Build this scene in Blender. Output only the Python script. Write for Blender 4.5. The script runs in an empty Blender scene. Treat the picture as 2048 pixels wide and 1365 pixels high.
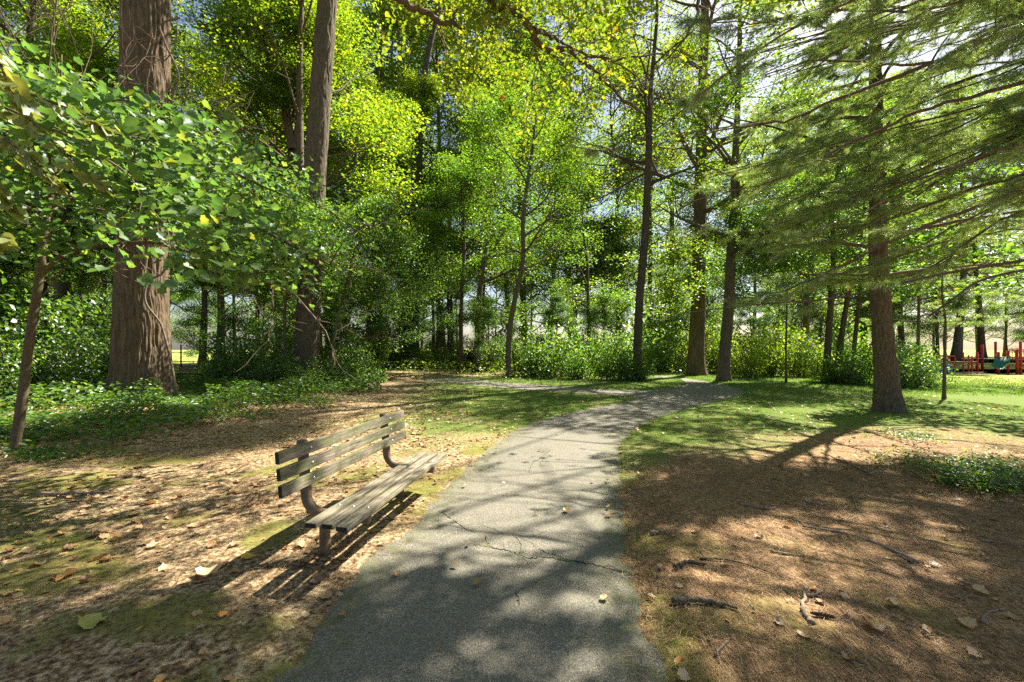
import bpy, math
import numpy as np
from mathutils import Vector
from mathutils.geometry import tessellate_polygon

# ------------------------------------------------------------------ camera, sky, sun
C = bpy.context.scene.collection
SC = bpy.context.scene
R = math.radians
CAM_H = 1.69
FPX, CX, HY = 870.0, 1024.0, 692.0           # focal length in photo pixels, centre column, horizon row
cd = bpy.data.cameras.new("camera")
cd.sensor_width = 36.0
cd.lens = FPX / 2048 * 36
cd.shift_y = (HY - 682.5) / 2048
cd.clip_start = 0.05
cd.clip_end = 2000
cam = bpy.data.objects.new("camera", cd)
cam.location = (0, 0, CAM_H)
cam.rotation_euler = (R(90), 0, 0)
C.objects.link(cam)
SC.camera = cam

SHX, SHY = -0.655, -0.575                     # ground shadow of a point one metre up
sun_h = math.hypot(SHX, SHY)
SUN_EL = math.atan2(1.0, sun_h)
SUN_AZ = math.atan2(-SHX, -SHY)               # clockwise from +Y
w = bpy.data.worlds.new("World")
SC.world = w
w.use_nodes = True
nt = w.node_tree
sky = nt.nodes.new('ShaderNodeTexSky')
sky.sky_type = 'NISHITA'
sky.sun_disc = False
sky.sun_elevation = SUN_EL
sky.sun_rotation = SUN_AZ
sky.air_density = 1.0
sky.dust_density = 1.6
bg = nt.nodes['Background']
bg.inputs['Strength'].default_value = 0.05
nt.links.new(sky.outputs[0], bg.inputs[0])
sd = bpy.data.lights.new("sun", 'SUN')
sd.energy = 5.0
sd.angle = R(0.53)
sd.color = (1.0, 0.94, 0.82)
sun = bpy.data.objects.new("sun", sd)
sun.rotation_euler = Vector((-SHX, -SHY, 1.0)).to_track_quat('Z', 'Y').to_euler()
sun.location = (20, 20, 30)
C.objects.link(sun)
SC.view_settings.view_transform = 'Standard'
SC.view_settings.look = 'None'
SC.view_settings.exposure = 1.9
SC.view_settings.gamma = 1.0
SC.render.engine = 'CYCLES'
SC.cycles.max_bounces = 9
SC.cycles.diffuse_bounces = 7
SC.cycles.glossy_bounces = 2
SC.cycles.transmission_bounces = 8
SC.cycles.transparent_max_bounces = 4
SC.cycles.caustics_reflective = False
SC.cycles.caustics_refractive = False
SC.cycles.use_denoising = False
SC.cycles.sample_clamp_indirect = 8

rng = np.random.default_rng(11)

# ------------------------------------------------------------------ noise
def _hash(ix, iy, iz, seed):
    h = (ix.astype(np.int64) * 374761393 + iy.astype(np.int64) * 668265263 + iz.astype(np.int64) * 2147483647 + seed * 974634777) & 0xFFFFFFFF
    h = ((h ^ (h >> 13)) * 1274126177) & 0xFFFFFFFF
    h = ((h ^ (h >> 16)) * 2246822519) & 0xFFFFFFFF
    return ((h ^ (h >> 15)) & 0xFFFFFF) / float(0xFFFFFF)

def vnoise(x, y, z, seed=0):
    x, y, z = np.broadcast_arrays(np.asarray(x, float), np.asarray(y, float), np.asarray(z, float))
    fx, fy, fz = np.floor(x), np.floor(y), np.floor(z)
    u, v, t = x - fx, y - fy, z - fz
    u, v, t = u*u*(3-2*u), v*v*(3-2*v), t*t*(3-2*t)
    r = 0
    for a in (0, 1):
        for b in (0, 1):
            for c in (0, 1):
                wt = (u if a else 1-u) * (v if b else 1-v) * (t if c else 1-t)
                r = r + wt * _hash(fx+a, fy+b, fz+c, seed)
    return r

def fbm(x, y, z=0.0, octv=4, seed=0):
    s, a, tot = 0, 1.0, 0
    for k in range(octv):
        s = s + a * vnoise(np.asarray(x) * 2**k, np.asarray(y) * 2**k, np.asarray(z) * 2**k, seed + k)
        tot += a
        a *= 0.5
    return s / tot

def sstep(a, b, x):
    t = np.clip((np.asarray(x, float) - a) / (b - a), 0, 1)
    return t*t*(3-2*t)

# ------------------------------------------------------------------ terrain
def ground_z(x, y):
    x = np.asarray(x, float); y = np.asarray(y, float)
    z = -0.55 * sstep(11, 34, x) * sstep(-20, 25, y)
    z = z - 0.25 * sstep(5, 10, x) * sstep(10, 3, y) * 0.5
    z = z + 0.10 * sstep(-5, -12, x)
    z = z - 1.3 * sstep(30, 75, y) * sstep(-10, -35, x)
    return z

def G(px, py):
    """photo pixel to ground point"""
    z = 0.0
    for k in range(12):
        Y = (CAM_H - z) * FPX / (py - HY)
        X = (px - CX) / FPX * Y
        z = float(ground_z(X, Y))
    return np.array([X, Y, z])

def P(px, py, Y):
    return np.array([(px - CX) / FPX * Y, Y, CAM_H - (py - HY) / FPX * Y])

# ------------------------------------------------------------------ materials
def newmat(name):
    m = bpy.data.materials.new(name)
    m.use_nodes = True
    n = m.node_tree
    n.nodes.clear()
    out = n.nodes.new('ShaderNodeOutputMaterial')
    return m, n, out

def nd(n, typ, **kw):
    x = n.nodes.new(typ)
    for k, v in kw.items():
        if k in x.inputs.keys():
            x.inputs[k].default_value = v
        else:
            setattr(x, k, v)
    return x

def ramp(n, src, stops, interp='LINEAR'):
    r = n.nodes.new('ShaderNodeValToRGB')
    e = r.color_ramp.elements
    r.color_ramp.interpolation = interp
    while len(e) < len(stops):
        e.new(0.5)
    for k, (p, c) in enumerate(stops):
        e[k].position = p
        e[k].color = (*c, 1) if len(c) == 3 else c
    n.links.new(src, r.inputs[0])
    return r

def coords(n, scale=(1, 1, 1), kind='Object'):
    tc = nd(n, 'ShaderNodeTexCoord')
    mp = nd(n, 'ShaderNodeMapping')
    mp.inputs['Scale'].default_value = scale
    n.links.new(tc.outputs[kind], mp.inputs[0])
    return mp.outputs[0]

def noise(n, vec, scale, detail=4, rough=0.6, dist=0.0):
    t = nd(n, 'ShaderNodeTexNoise')
    t.inputs['Scale'].default_value = scale
    t.inputs['Detail'].default_value = detail
    t.inputs['Roughness'].default_value = rough
    t.inputs['Distortion'].default_value = dist
    n.links.new(vec, t.inputs['Vector'])
    return t.outputs['Fac']

def mixc(n, fac, a, b):
    m = nd(n, 'ShaderNodeMix', data_type='RGBA')
    for s, i in ((fac, 0), (a, 6), (b, 7)):
        if hasattr(s, 'links'):
            n.links.new(s, m.inputs[i])
        elif i == 0:
            m.inputs[0].default_value = s
        else:
            m.inputs[i].default_value = (*s, 1)
    return m.outputs[2]

def math_(n, op, a, b=None, clamp=False):
    m = nd(n, 'ShaderNodeMath', operation=op)
    m.use_clamp = clamp
    for s, i in ((a, 0), (b, 1)):
        if s is None:
            continue
        if hasattr(s, 'links'):
            n.links.new(s, m.inputs[i])
        else:
            m.inputs[i].default_value = s
    return m.outputs[0]

def principled(n, out, col, rough=0.8, bump=None, bstr=0.3, bdist=0.01, spec=0.3, metal=0.0):
    b = nd(n, 'ShaderNodeBsdfPrincipled')
    if hasattr(col, 'links'):
        n.links.new(col, b.inputs['Base Color'])
    else:
        b.inputs['Base Color'].default_value = (*col, 1)
    if hasattr(rough, 'links'):
        n.links.new(rough, b.inputs['Roughness'])
    else:
        b.inputs['Roughness'].default_value = rough
    b.inputs['Specular IOR Level'].default_value = spec
    b.inputs['Metallic'].default_value = metal
    if bump is not None:
        bp = nd(n, 'ShaderNodeBump')
        bp.inputs['Strength'].default_value = bstr
        bp.inputs['Distance'].default_value = bdist
        n.links.new(bump, bp.inputs['Height'])
        n.links.new(bp.outputs[0], b.inputs['Normal'])
    n.links.new(b.outputs[0], out.inputs[0])
    return b

def leafmat(name, stops, trans=0.45, tgain=1.6, rough=0.42, gloss=0.05, tint=(1.05, 1.0, 0.42)):
    m, n, out = newmat(name)
    at = nd(n, 'ShaderNodeAttribute', attribute_name='rnd')
    r = ramp(n, at.outputs['Fac'], stops)
    d = nd(n, 'ShaderNodeBsdfDiffuse')
    n.links.new(r.outputs[0], d.inputs[0])
    t = nd(n, 'ShaderNodeBsdfTranslucent')
    mul = nd(n, 'ShaderNodeMix', data_type='RGBA', blend_type='MULTIPLY')
    mul.inputs[0].default_value = 1
    n.links.new(r.outputs[0], mul.inputs[6])
    mul.inputs[7].default_value = (tint[0]*tgain, tint[1]*tgain, tint[2]*tgain, 1)
    n.links.new(mul.outputs[2], t.inputs[0])
    mx = nd(n, 'ShaderNodeMixShader')
    mx.inputs[0].default_value = trans
    n.links.new(d.outputs[0], mx.inputs[1]); n.links.new(t.outputs[0], mx.inputs[2])
    g = nd(n, 'ShaderNodeBsdfGlossy')
    g.inputs['Roughness'].default_value = rough
    g.inputs['Color'].default_value = (0.9, 1, 0.95, 1)
    mg = nd(n, 'ShaderNodeMixShader')
    mg.inputs[0].default_value = gloss
    n.links.new(mx.outputs[0], mg.inputs[1]); n.links.new(g.outputs[0], mg.inputs[2])
    n.links.new(mg.outputs[0], out.inputs[0])
    return m

M = {}
M['leaf_tall'] = leafmat('leaf_tall', [(0, (.05, .105, .012)), (.5, (.105, .175, .014)), (.82, (.20, .25, .018)), (.95, (.33, .29, .02)), (1, (.40, .20, .02))], .62, 2.2, tint=(1.05, 1.0, .50))
M['leaf_mid'] = leafmat('leaf_mid', [(0, (.035, .085, .012)), (.55, (.072, .14, .016)), (.93, (.16, .215, .022)), (1, (.33, .27, .03))], .62, 2.4, tint=(1.0, 1.0, .50))
M['leaf_low'] = leafmat('leaf_low', [(0, (.035, .085, .018)), (.6, (.07, .145, .02)), (1, (.19, .24, .035))], .52, 2.4)
M['leaf_near'] = leafmat('leaf_near', [(0, (.04, .10, .032)), (.5, (.075, .155, .045)), (.85, (.15, .22, .05)), (1, (.26, .28, .05))], .48, 2.1, rough=.5, gloss=.05)
M['leaf_pale'] = leafmat('leaf_pale', [(0, (.17, .20, .05)), (.7, (.24, .27, .075)), (.9, (.30, .31, .08)), (1, (.60, .50, .04))], .42, 1.5, rough=.5, gloss=.07)
M['leaf_autumn'] = leafmat('leaf_autumn', [(0, (.08, .15, .012)), (.45, (.16, .23, .015)), (.75, (.26, .29, .02)), (.93, (.42, .30, .02)), (1, (.45, .16, .03))], .56, 1.45, tint=(1.0, 1.0, .5))
M['needle'] = leafmat('needle', [(0, (.07, .125, .04)), (.6, (.15, .20, .06)), (.93, (.23, .27, .09)), (1, (.26, .16, .06))], .48, 3.0, rough=.4, gloss=.10, tint=(1.0, 1.0, .5))
M['grass'] = leafmat('grass', [(0, (.055, .12, .018)), (.6, (.10, .20, .025)), (.88, (.19, .26, .045)), (1, (.38, .32, .14))], .45, 1.6, rough=.5, gloss=.04)
M['straw'] = leafmat('straw', [(0, (.18, .085, .04)), (.5, (.34, .18, .085)), (1, (.52, .34, .18))], .15, 1.0, rough=.6, gloss=.03, tint=(1, .9, .7))
M['dry_leaf'] = leafmat('dry_leaf', [(0, (.20, .09, .04)), (.3, (.40, .24, .11)), (.62, (.55, .38, .20)), (.8, (.60, .26, .05)), (.92, (.62, .42, .06)), (1, (.30, .34, .12))], .2, 1.0, rough=.5, gloss=.05, tint=(1, .8, .5))

def barkmat(name, dark, light, scale=10, stretch=.16, moss=None, bstr=.9, bdist=.03):
    m, n, out = newmat(name)
    v = coords(n, (1, 1, stretch))
    a = noise(n, v, scale, 7, .65, .6)
    v2 = coords(n, (1, 1, .5))
    b = noise(n, v2, scale*4, 5, .7)
    vo = nd(n, 'ShaderNodeTexVoronoi', feature='DISTANCE_TO_EDGE')
    vo.inputs['Scale'].default_value = scale*1.3
    n.links.new(v, vo.inputs['Vector'])
    h = math_(n, 'ADD', math_(n, 'MULTIPLY', a, .7), math_(n, 'MULTIPLY', b, .3))
    c = ramp(n, h, [(.30, dark), (.50, tuple((p+q)/2 for p, q in zip(dark, light))), (.66, light)]).outputs[0]
    if moss:
        v3 = coords(n, (1, 1, .4))
        mk = ramp(n, noise(n, v3, 2.5, 5, .7), [(.52, (0, 0, 0)), (.64, (1, 1, 1))]).outputs[0]
        c = mixc(n, math_(n, 'MULTIPLY', mk, .7), c, moss)
    hh = math_(n, 'ADD', math_(n, 'MULTIPLY', h, 1.0), math_(n, 'MULTIPLY', math_(n, 'MINIMUM', vo.outputs[0], .25), 1.6))
    principled(n, out, c, .92, hh, bstr, bdist, .15)
    return m
M['bark_big'] = barkmat('bark_big', (.045, .031, .019), (.22, .16, .10), 14, .13)
M['bark_grey'] = barkmat('bark_grey', (.055, .042, .028), (.21, .165, .11), 16, .15, (.10, .11, .05))
M['bark_smooth'] = barkmat('bark_smooth', (.07, .053, .034), (.18, .14, .09), 26, .5, (.11, .12, .06), .4, .006)
M['bark_dark'] = barkmat('bark_dark', (.045, .032, .024), (.16, .12, .085), 14, .2, (.05, .08, .025))
M['bark_pine'] = barkmat('bark_pine', (.055, .042, .030), (.22, .175, .125), 20, .34)
M['twig'] = barkmat('twig', (.07, .05, .035), (.20, .145, .10), 40, .3, None, .4, .004)
M['deadwood'] = barkmat('deadwood', (.13, .085, .055), (.36, .28, .21), 50, .3, (.12, .13, .06), .6, .004)
M['vine'] = barkmat('vine', (.09, .065, .045), (.25, .20, .14), 60, .3, None, .4, .003)

# ------------------------------------------------------------------ mesh builder
class MB:
    def __init__(s):
        s.v = []; s.n = 0; s.f3 = []; s.f4 = []; s.r3 = []; s.r4 = []
    def add(s, v, tris=None, quads=None, r3=None, r4=None):
        v = np.asarray(v, float).reshape(-1, 3)
        if tris is not None and len(tris):
            t = np.asarray(tris, np.int64).reshape(-1, 3) + s.n
            s.f3.append(t); s.r3.append(np.broadcast_to(0.5 if r3 is None else r3, len(t)).astype(float))
        if quads is not None and len(quads):
            q = np.asarray(quads, np.int64).reshape(-1, 4) + s.n
            s.f4.append(q); s.r4.append(np.broadcast_to(0.5 if r4 is None else r4, len(q)).astype(float))
        s.v.append(v); s.n += len(v)
    def mesh(s, name, mats, origin=(0, 0, 0), smooth=False):
        me = bpy.data.meshes.new(name)
        if not s.v:
            return me
        V = np.concatenate(s.v) - np.asarray(origin)
        f3 = np.concatenate(s.f3) if s.f3 else np.zeros((0, 3), np.int64)
        f4 = np.concatenate(s.f4) if s.f4 else np.zeros((0, 4), np.int64)
        rr = np.concatenate(s.r3 + s.r4)
        me.vertices.add(len(V))
        me.vertices.foreach_set('co', V.astype(np.float32).ravel())
        nl = len(f3)*3 + len(f4)*4
        me.loops.add(nl)
        me.loops.foreach_set('vertex_index', np.concatenate([f3.ravel(), f4.ravel()]).astype(np.int32))
        me.polygons.add(len(f3) + len(f4))
        ls = np.concatenate([np.arange(len(f3))*3, len(f3)*3 + np.arange(len(f4))*4]).astype(np.int32)
        me.polygons.foreach_set('loop_start', ls)
        if smooth:
            me.polygons.foreach_set('use_smooth', np.ones(len(ls), bool))
        a = me.attributes.new('rnd', 'FLOAT', 'FACE')
        a.data.foreach_set('value', rr.astype(np.float32))
        me.update(calc_edges=True)
        for mm in (mats if isinstance(mats, (list, tuple)) else [mats]):
            me.materials.append(mm)
        return me

def thing(name, label, cat, loc=(0, 0, 0), rz=0.0, group=None):
    o = bpy.data.objects.new(name, None)
    o.empty_display_size = .2
    C.objects.link(o)
    o.location = loc; o.rotation_euler = (0, 0, rz)
    o['label'] = label; o['category'] = cat
    if group: o['group'] = group
    return o

def part(name, mb, mat, parent, origin=None, smooth=False):
    """one mesh object; vertices are in world space unless origin is given as (0,0,0)"""
    org = tuple(parent.location) if origin is None else origin
    me = mb if isinstance(mb, bpy.types.Mesh) else mb.mesh(name, mat, org, smooth)
    o = bpy.data.objects.new(name, me)
    C.objects.link(o)
    o.parent = parent
    return o

def single(name, mb, mat, label=None, cat=None, group=None, kind=None, origin=(0, 0, 0), smooth=False):
    o = bpy.data.objects.new(name, mb.mesh(name, mat, origin, smooth))
    C.objects.link(o)
    o.location = origin
    if label: o['label'] = label
    if cat: o['category'] = cat
    if group: o['group'] = group
    if kind: o['kind'] = kind
    return o

def unit(v):
    v = np.asarray(v, float)
    return v / (np.linalg.norm(v) + 1e-12)

def smooth_path(pts, k=4):
    p = np.asarray(pts, float)
    if len(p) < 3:
        t = np.linspace(0, 1, k*(len(p)-1)+1)[:, None]
        return p[0]*(1-t) + p[-1]*t
    q = np.vstack([2*p[0]-p[1], p, 2*p[-1]-p[-2]])
    out = []
    for i in range(1, len(q)-2):
        for s in range(k):
            t = s/k
            out.append(.5*((2*q[i]) + (-q[i-1]+q[i+1])*t + (2*q[i-1]-5*q[i]+4*q[i+1]-q[i+2])*t*t + (-q[i-1]+3*q[i]-3*q[i+1]+q[i+2])*t**3))
    out.append(p[-1])
    return np.array(out)

def frames(p):
    d = np.gradient(p, axis=0)
    d /= np.linalg.norm(d, axis=1)[:, None] + 1e-12
    a = np.array([1., 0, 0]) if abs(d[0][0]) < .8 else np.array([0, 1., 0])
    u = unit(np.cross(d[0], a))
    U = [u]
    for i in range(1, len(p)):
        u = u - d[i]*np.dot(u, d[i])
        u = unit(u)
        U.append(u)
    U = np.array(U)
    return d, U, np.cross(d, U)

def tube(mb, p, r, n=6, cap=True):
    p = np.asarray(p, float)
    r = np.broadcast_to(r, len(p))
    d, U, V = frames(p)
    a = np.arange(n)/n*2*np.pi
    ring = p[:, None, :] + r[:, None, None]*(np.cos(a)[None, :, None]*U[:, None, :] + np.sin(a)[None, :, None]*V[:, None, :])
    k = len(p)
    i = np.arange(k-1)[:, None]*n
    j = np.arange(n)[None, :]
    j2 = (j+1) % n
    q = np.stack([i+j, i+j2, i+n+j2, i+n+j], -1).reshape(-1, 4)
    v = ring.reshape(-1, 3)
    t = []
    if cap:
        c0, c1 = len(v), len(v)+1
        v = np.vstack([v, p[0], p[-1]])
        for jj in range(n):
            t.append((c0, (jj+1) % n, jj))
            t.append((c1, (k-1)*n+jj, (k-1)*n+(jj+1) % n))
    mb.add(v, t if cap else None, q)

# leaf shapes, stem at the origin, tip at +Y, facing +Z
def _fan(outline, fold=.12):
    o = np.array(outline, float)
    v = np.c_[o, np.abs(o[:, 0])*fold*2]
    c = np.array([[0, .42, -.02]])
    v = np.vstack([c, v])
    n = len(o)
    return v, [(0, i+1, (i+1) % n+1) for i in range(n)]
LEAF_DIAMOND = (np.array([[0, 0, 0], [.36, .45, .07], [0, 1, -.06], [-.36, .45, .07]]), [(0, 1, 2), (0, 2, 3)])
LEAF_MAPLE = _fan([(0, 0), (.26, -.02), (.33, .20), (.50, .34), (.38, .52), (.36, .74), (.19, .76), (0, 1.0), (-.19, .76), (-.36, .74), (-.38, .52), (-.50, .34), (-.33, .20), (-.26, -.02)], .2)
LEAF_HEART = _fan([(0, 0), (.22, -.06), (.42, .10), (.47, .36), (.36, .64), (.16, .86), (0, 1.08), (-.16, .86), (-.36, .64), (-.47, .36), (-.42, .10), (-.22, -.06)], .10)
LEAF_OVAL = _fan([(0, 0), (.20, .16), (.27, .42), (.17, .74), (0, 1), (-.17, .74), (-.27, .42), (-.20, .16)], .14)

def leaves(mb, tpl, pos, size, droop=0.0, tilt=.55, rnd=None, g=None, heading=None):
    """leaves at pos; tilt = random lean of the face from level; droop leans tips downward"""
    g = g or rng
    pos = np.asarray(pos, float)
    N = len(pos)
    if N == 0: return
    size = np.broadcast_to(size, N) * g.uniform(.7, 1.25, N)
    yaw = g.uniform(0, 2*np.pi, N) if heading is None else heading
    nrm = np.c_[g.normal(0, tilt, N), g.normal(0, tilt, N), np.ones(N)]
    nrm /= np.linalg.norm(nrm, axis=1)[:, None]
    f = np.c_[np.cos(yaw), np.sin(yaw), -np.abs(g.normal(droop, .25, N))]
    s = np.cross(f, nrm); s /= np.linalg.norm(s, axis=1)[:, None] + 1e-9
    f2 = f/np.linalg.norm(f, axis=1)[:, None]
    nn = np.cross(s, f2)
    tv, tf = tpl
    V = pos[:, None, :] + size[:, None, None]*(tv[None, :, 0:1]*s[:, None, :] + tv[None, :, 1:2]*f2[:, None, :] + tv[None, :, 2:3]*nn[:, None, :])
    k = len(tv)
    T = (np.arange(N)*k)[:, None, None] + np.array(tf)[None]
    if rnd is None:
        rnd = np.clip(g.beta(2, 2.2, N), 0, 1)
    mb.add(V.reshape(-1, 3), T.reshape(-1, 3), None, np.repeat(rnd, len(tf)))

# amount of foliage wanted between a ground point and the sun (prunes crowns; 1 = keep all)
LIT = [(760, 960, 260, 170, .005), (1020, 990, 235, 150, .01), (640, 1120, 280, 110, .03), (1750, 800, 260, 28, .4), (1960, 850, 200, 60, .2), (1980, 985, 130, 50, .3), (1480, 815, 260, 30, .4), (880, 1110, 150, 60, .12), (300, 1060, 340, 130, .22), (1130, 1200, 190, 100, .12), (800, 1300, 260, 90, .5),
       (1170, 1310, 180, 70, .18), (1640, 905, 190, 40, .08), (1650, 1150, 360, 150, .07), (1690, 800, 240, 26, .25), (1200, 835, 200, 30, .5), (1040, 800, 260, 45, .3), (1960, 870, 120, 60, .15), (700, 820, 300, 45, .5), (2000, 770, 170, 20, .0), (450, 1200, 300, 110, .4)]
def keepprob(p):
    p = np.atleast_2d(p)
    h = np.maximum(p[:, 2], 0)
    gx = p[:, 0] + SHX*h; gy = p[:, 1] + SHY*h
    k = np.ones(len(p))
    ok = gy > 1.2
    yy = np.where(ok, gy, 5)
    px = CX + FPX*gx/yy; py = HY + CAM_H*FPX/yy
    for cx, cy, rx, ry, c in LIT:
        d = np.hypot((px-cx)/rx, (py-cy)/ry)
        wgt = 1 - sstep(.8, 1.25, d)
        k = np.where(ok, k*(1-wgt) + np.minimum(k, c)*wgt, k)
    # let the sun reach the front of the wood
    for Yp in (22.0, 25.0, 28.0):
        t = (p[:, 1]-Yp)/(-SHY)
        xx = p[:, 0] + SHX*t; zz = p[:, 2] - t
        k = np.where((t > 4) & (xx > -9) & (xx < 17) & (zz > -.5) & (zz < 13), k*.5, k)
    return k
# ------------------------------------------------------------------ path outline (ground plane) and ground sheet
right_edge = [(1480, 1700), (1350, 1400), (1320, 1310), (1288, 1240), (1266, 1130), (1250, 1030), (1243, 960), (1242, 915), (1250, 885), (1272, 862), (1316, 838), (1375, 818), (1440, 803), (1484, 792), (1487, 783), (1470, 775), (1425, 766), (1375, 758), (1330, 753), (1292, 749.5)]
far_edge = [(1296, 753.5), (1345, 758), (1368, 763), (1366, 770), (1335, 777), (1280, 781), (1200, 778.5), (1100, 771.5), (1012, 766), (895, 757), (739, 747.5)]
left_edge = [(739, 752), (882, 764.5), (1012, 778), (1100, 784), (1190, 789), (1262, 795), (1266, 800), (1235, 807), (1170, 819), (1100, 835), (1045, 853), (1000, 880), (955, 917), (915, 953), (872, 993), (825, 1045), (770, 1090), (700, 1165), (640, 1240), (560, 1345), (300, 1700)]
def gp(l):
    return [G(x, y)[:2] for x, y in l]
outline = np.vstack([smooth_path(gp(right_edge), 5), smooth_path(gp(far_edge), 5), smooth_path(gp(left_edge), 5)])
outline = np.vstack([outline, [[-2.2, -1.5], [.95, -1.5]]])

def poly_sd(px, py, poly):
    """signed distance, negative inside"""
    px = np.asarray(px, float); py = np.asarray(py, float)
    d = np.full(px.shape, 1e9); ins = np.zeros(px.shape, bool)
    n = len(poly)
    for i in range(n):
        a = poly[i]; b = poly[(i+1) % n]
        e = b-a; l2 = e@e
        if l2 < 1e-12: continue
        t = np.clip(((px-a[0])*e[0] + (py-a[1])*e[1])/l2, 0, 1)
        d = np.minimum(d, (px-a[0]-t*e[0])**2 + (py-a[1]-t*e[1])**2)
        c = (a[1] > py) != (b[1] > py)
        with np.errstate(divide='ignore', invalid='ignore'):
            xi = (b[0]-a[0])*(py-a[1])/(b[1]-a[1]) + a[0]
        ins ^= c & (px < xi)
    return np.where(ins, -1, 1)*np.sqrt(d)

def axis(lo, hi, step, far_lo, far_hi, gr=1.10):
    c = list(np.arange(lo, hi, step))
    s = step; x = c[-1]
    while x < far_hi:
        s = min(s*gr, 14); x += s; c.append(x)
    s = step; x = c[0]; pre = []
    while x > far_lo:
        s = min(s*gr, 14); x -= s; pre.append(x)
    return np.array(pre[::-1] + c)
gx = axis(-6.5, 7.0, .04, -220, 240, 1.07)
gy = axis(1.4, 9.5, .04, -25, 420, 1.022)
GX, GY = np.meshgrid(gx, gy)
near = (GY > -3) & (GY < 45) & (GX > -14) & (GX < 16)
SD = np.full(GX.shape, 50.0)
SD[near] = poly_sd(GX[near], GY[near], outline)

def ppx(x, y):
    yy = np.maximum(y, .3)
    return CX + FPX*x/yy, HY + CAM_H*FPX/yy
def zones(x, y, sd):
    """real ground cover: lawn, moss, needle litter; 0..1 each"""
    n1 = fbm(x*.7, y*.7, 0, 4, 3); n2 = fbm(x*1.9+7, y*1.9, 0, 4, 9)
    right = sstep(-.3, .3, np.where(y > 3, x - (.3 + .24*(y-3.5)), x - .3))          # right of the path
    # lawn right of the path begins behind the needle litter
    edge = 6.0 + .35*np.maximum(0, x-1) - .09*np.maximum(0, x-6)**1.5
    lawnR = sstep(-.9, 1.3, y - edge + (n1-.5)*4) * sstep(.2, 1.2, x + .0)
    lawnR = np.where(y > 6, np.maximum(lawnR*right, sstep(8, 11, y)*right), lawnR*right)
    lawnL = (1-right)*sstep(7.2, 9.8, y + (n1-.5)*3.5) * sstep(-4.8, -1.0, x + (n1-.5)*4) * sstep(26, 21, y)
    lawn = np.clip(np.maximum(lawnR, lawnL), 0, 1)
    lawn = np.where(y > 24, np.where((x > 4) | (y > 40), 1, .15), lawn)
    needle = right*(1-lawn)*sstep(13, 8, y)
    mossband = np.exp(-((sd-.12)/.14)**2)*sstep(.40, .62, n2)
    moss = np.clip((1-right)*sstep(.50, .66, n2)*sstep(9, 6, y)*.9 + mossband*.8 + needle*sstep(.60, .72, n2)*.5, 0, 1)
    return lawn, moss*(1-.6*lawn), needle
lawn, moss, needle = zones(GX, GY, SD)
GZ = ground_z(GX, GY)
fine = (GX > -9) & (GX < 10) & (GY > 0) & (GY < 16)
b1 = np.zeros(GX.shape)
b1[fine] = (fbm(GX[fine]*9, GY[fine]*9, 0, 3, 21)-.5)*.022 + (fbm(GX[fine]*1.6, GY[fine]*1.6, 0, 3, 25)-.5)*.05
b1 *= sstep(0, .25, np.abs(SD))*.75 + .25
SDn = SD.copy(); SDn[fine] += (fbm(GX[fine]*5, GY[fine]*5, 0, 4, 27)-.5)*.20
prof = np.where(SDn < 0, -.05 + .062*sstep(-.16, .0, SDn), .012 + .018*sstep(0, .5, SDn))
GZ = GZ + np.where(SD < -.25, -.05, prof + b1*sstep(-.3, .02, SD))
V = np.stack([GX, GY, GZ], -1).reshape(-1, 3)
ny, nx = GX.shape
I = (np.arange(ny-1)[:, None]*nx + np.arange(nx-1)[None]).ravel()
gm = MB(); gm.add(V, None, np.stack([I, I+1, I+nx+1, I+nx], -1))

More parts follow.
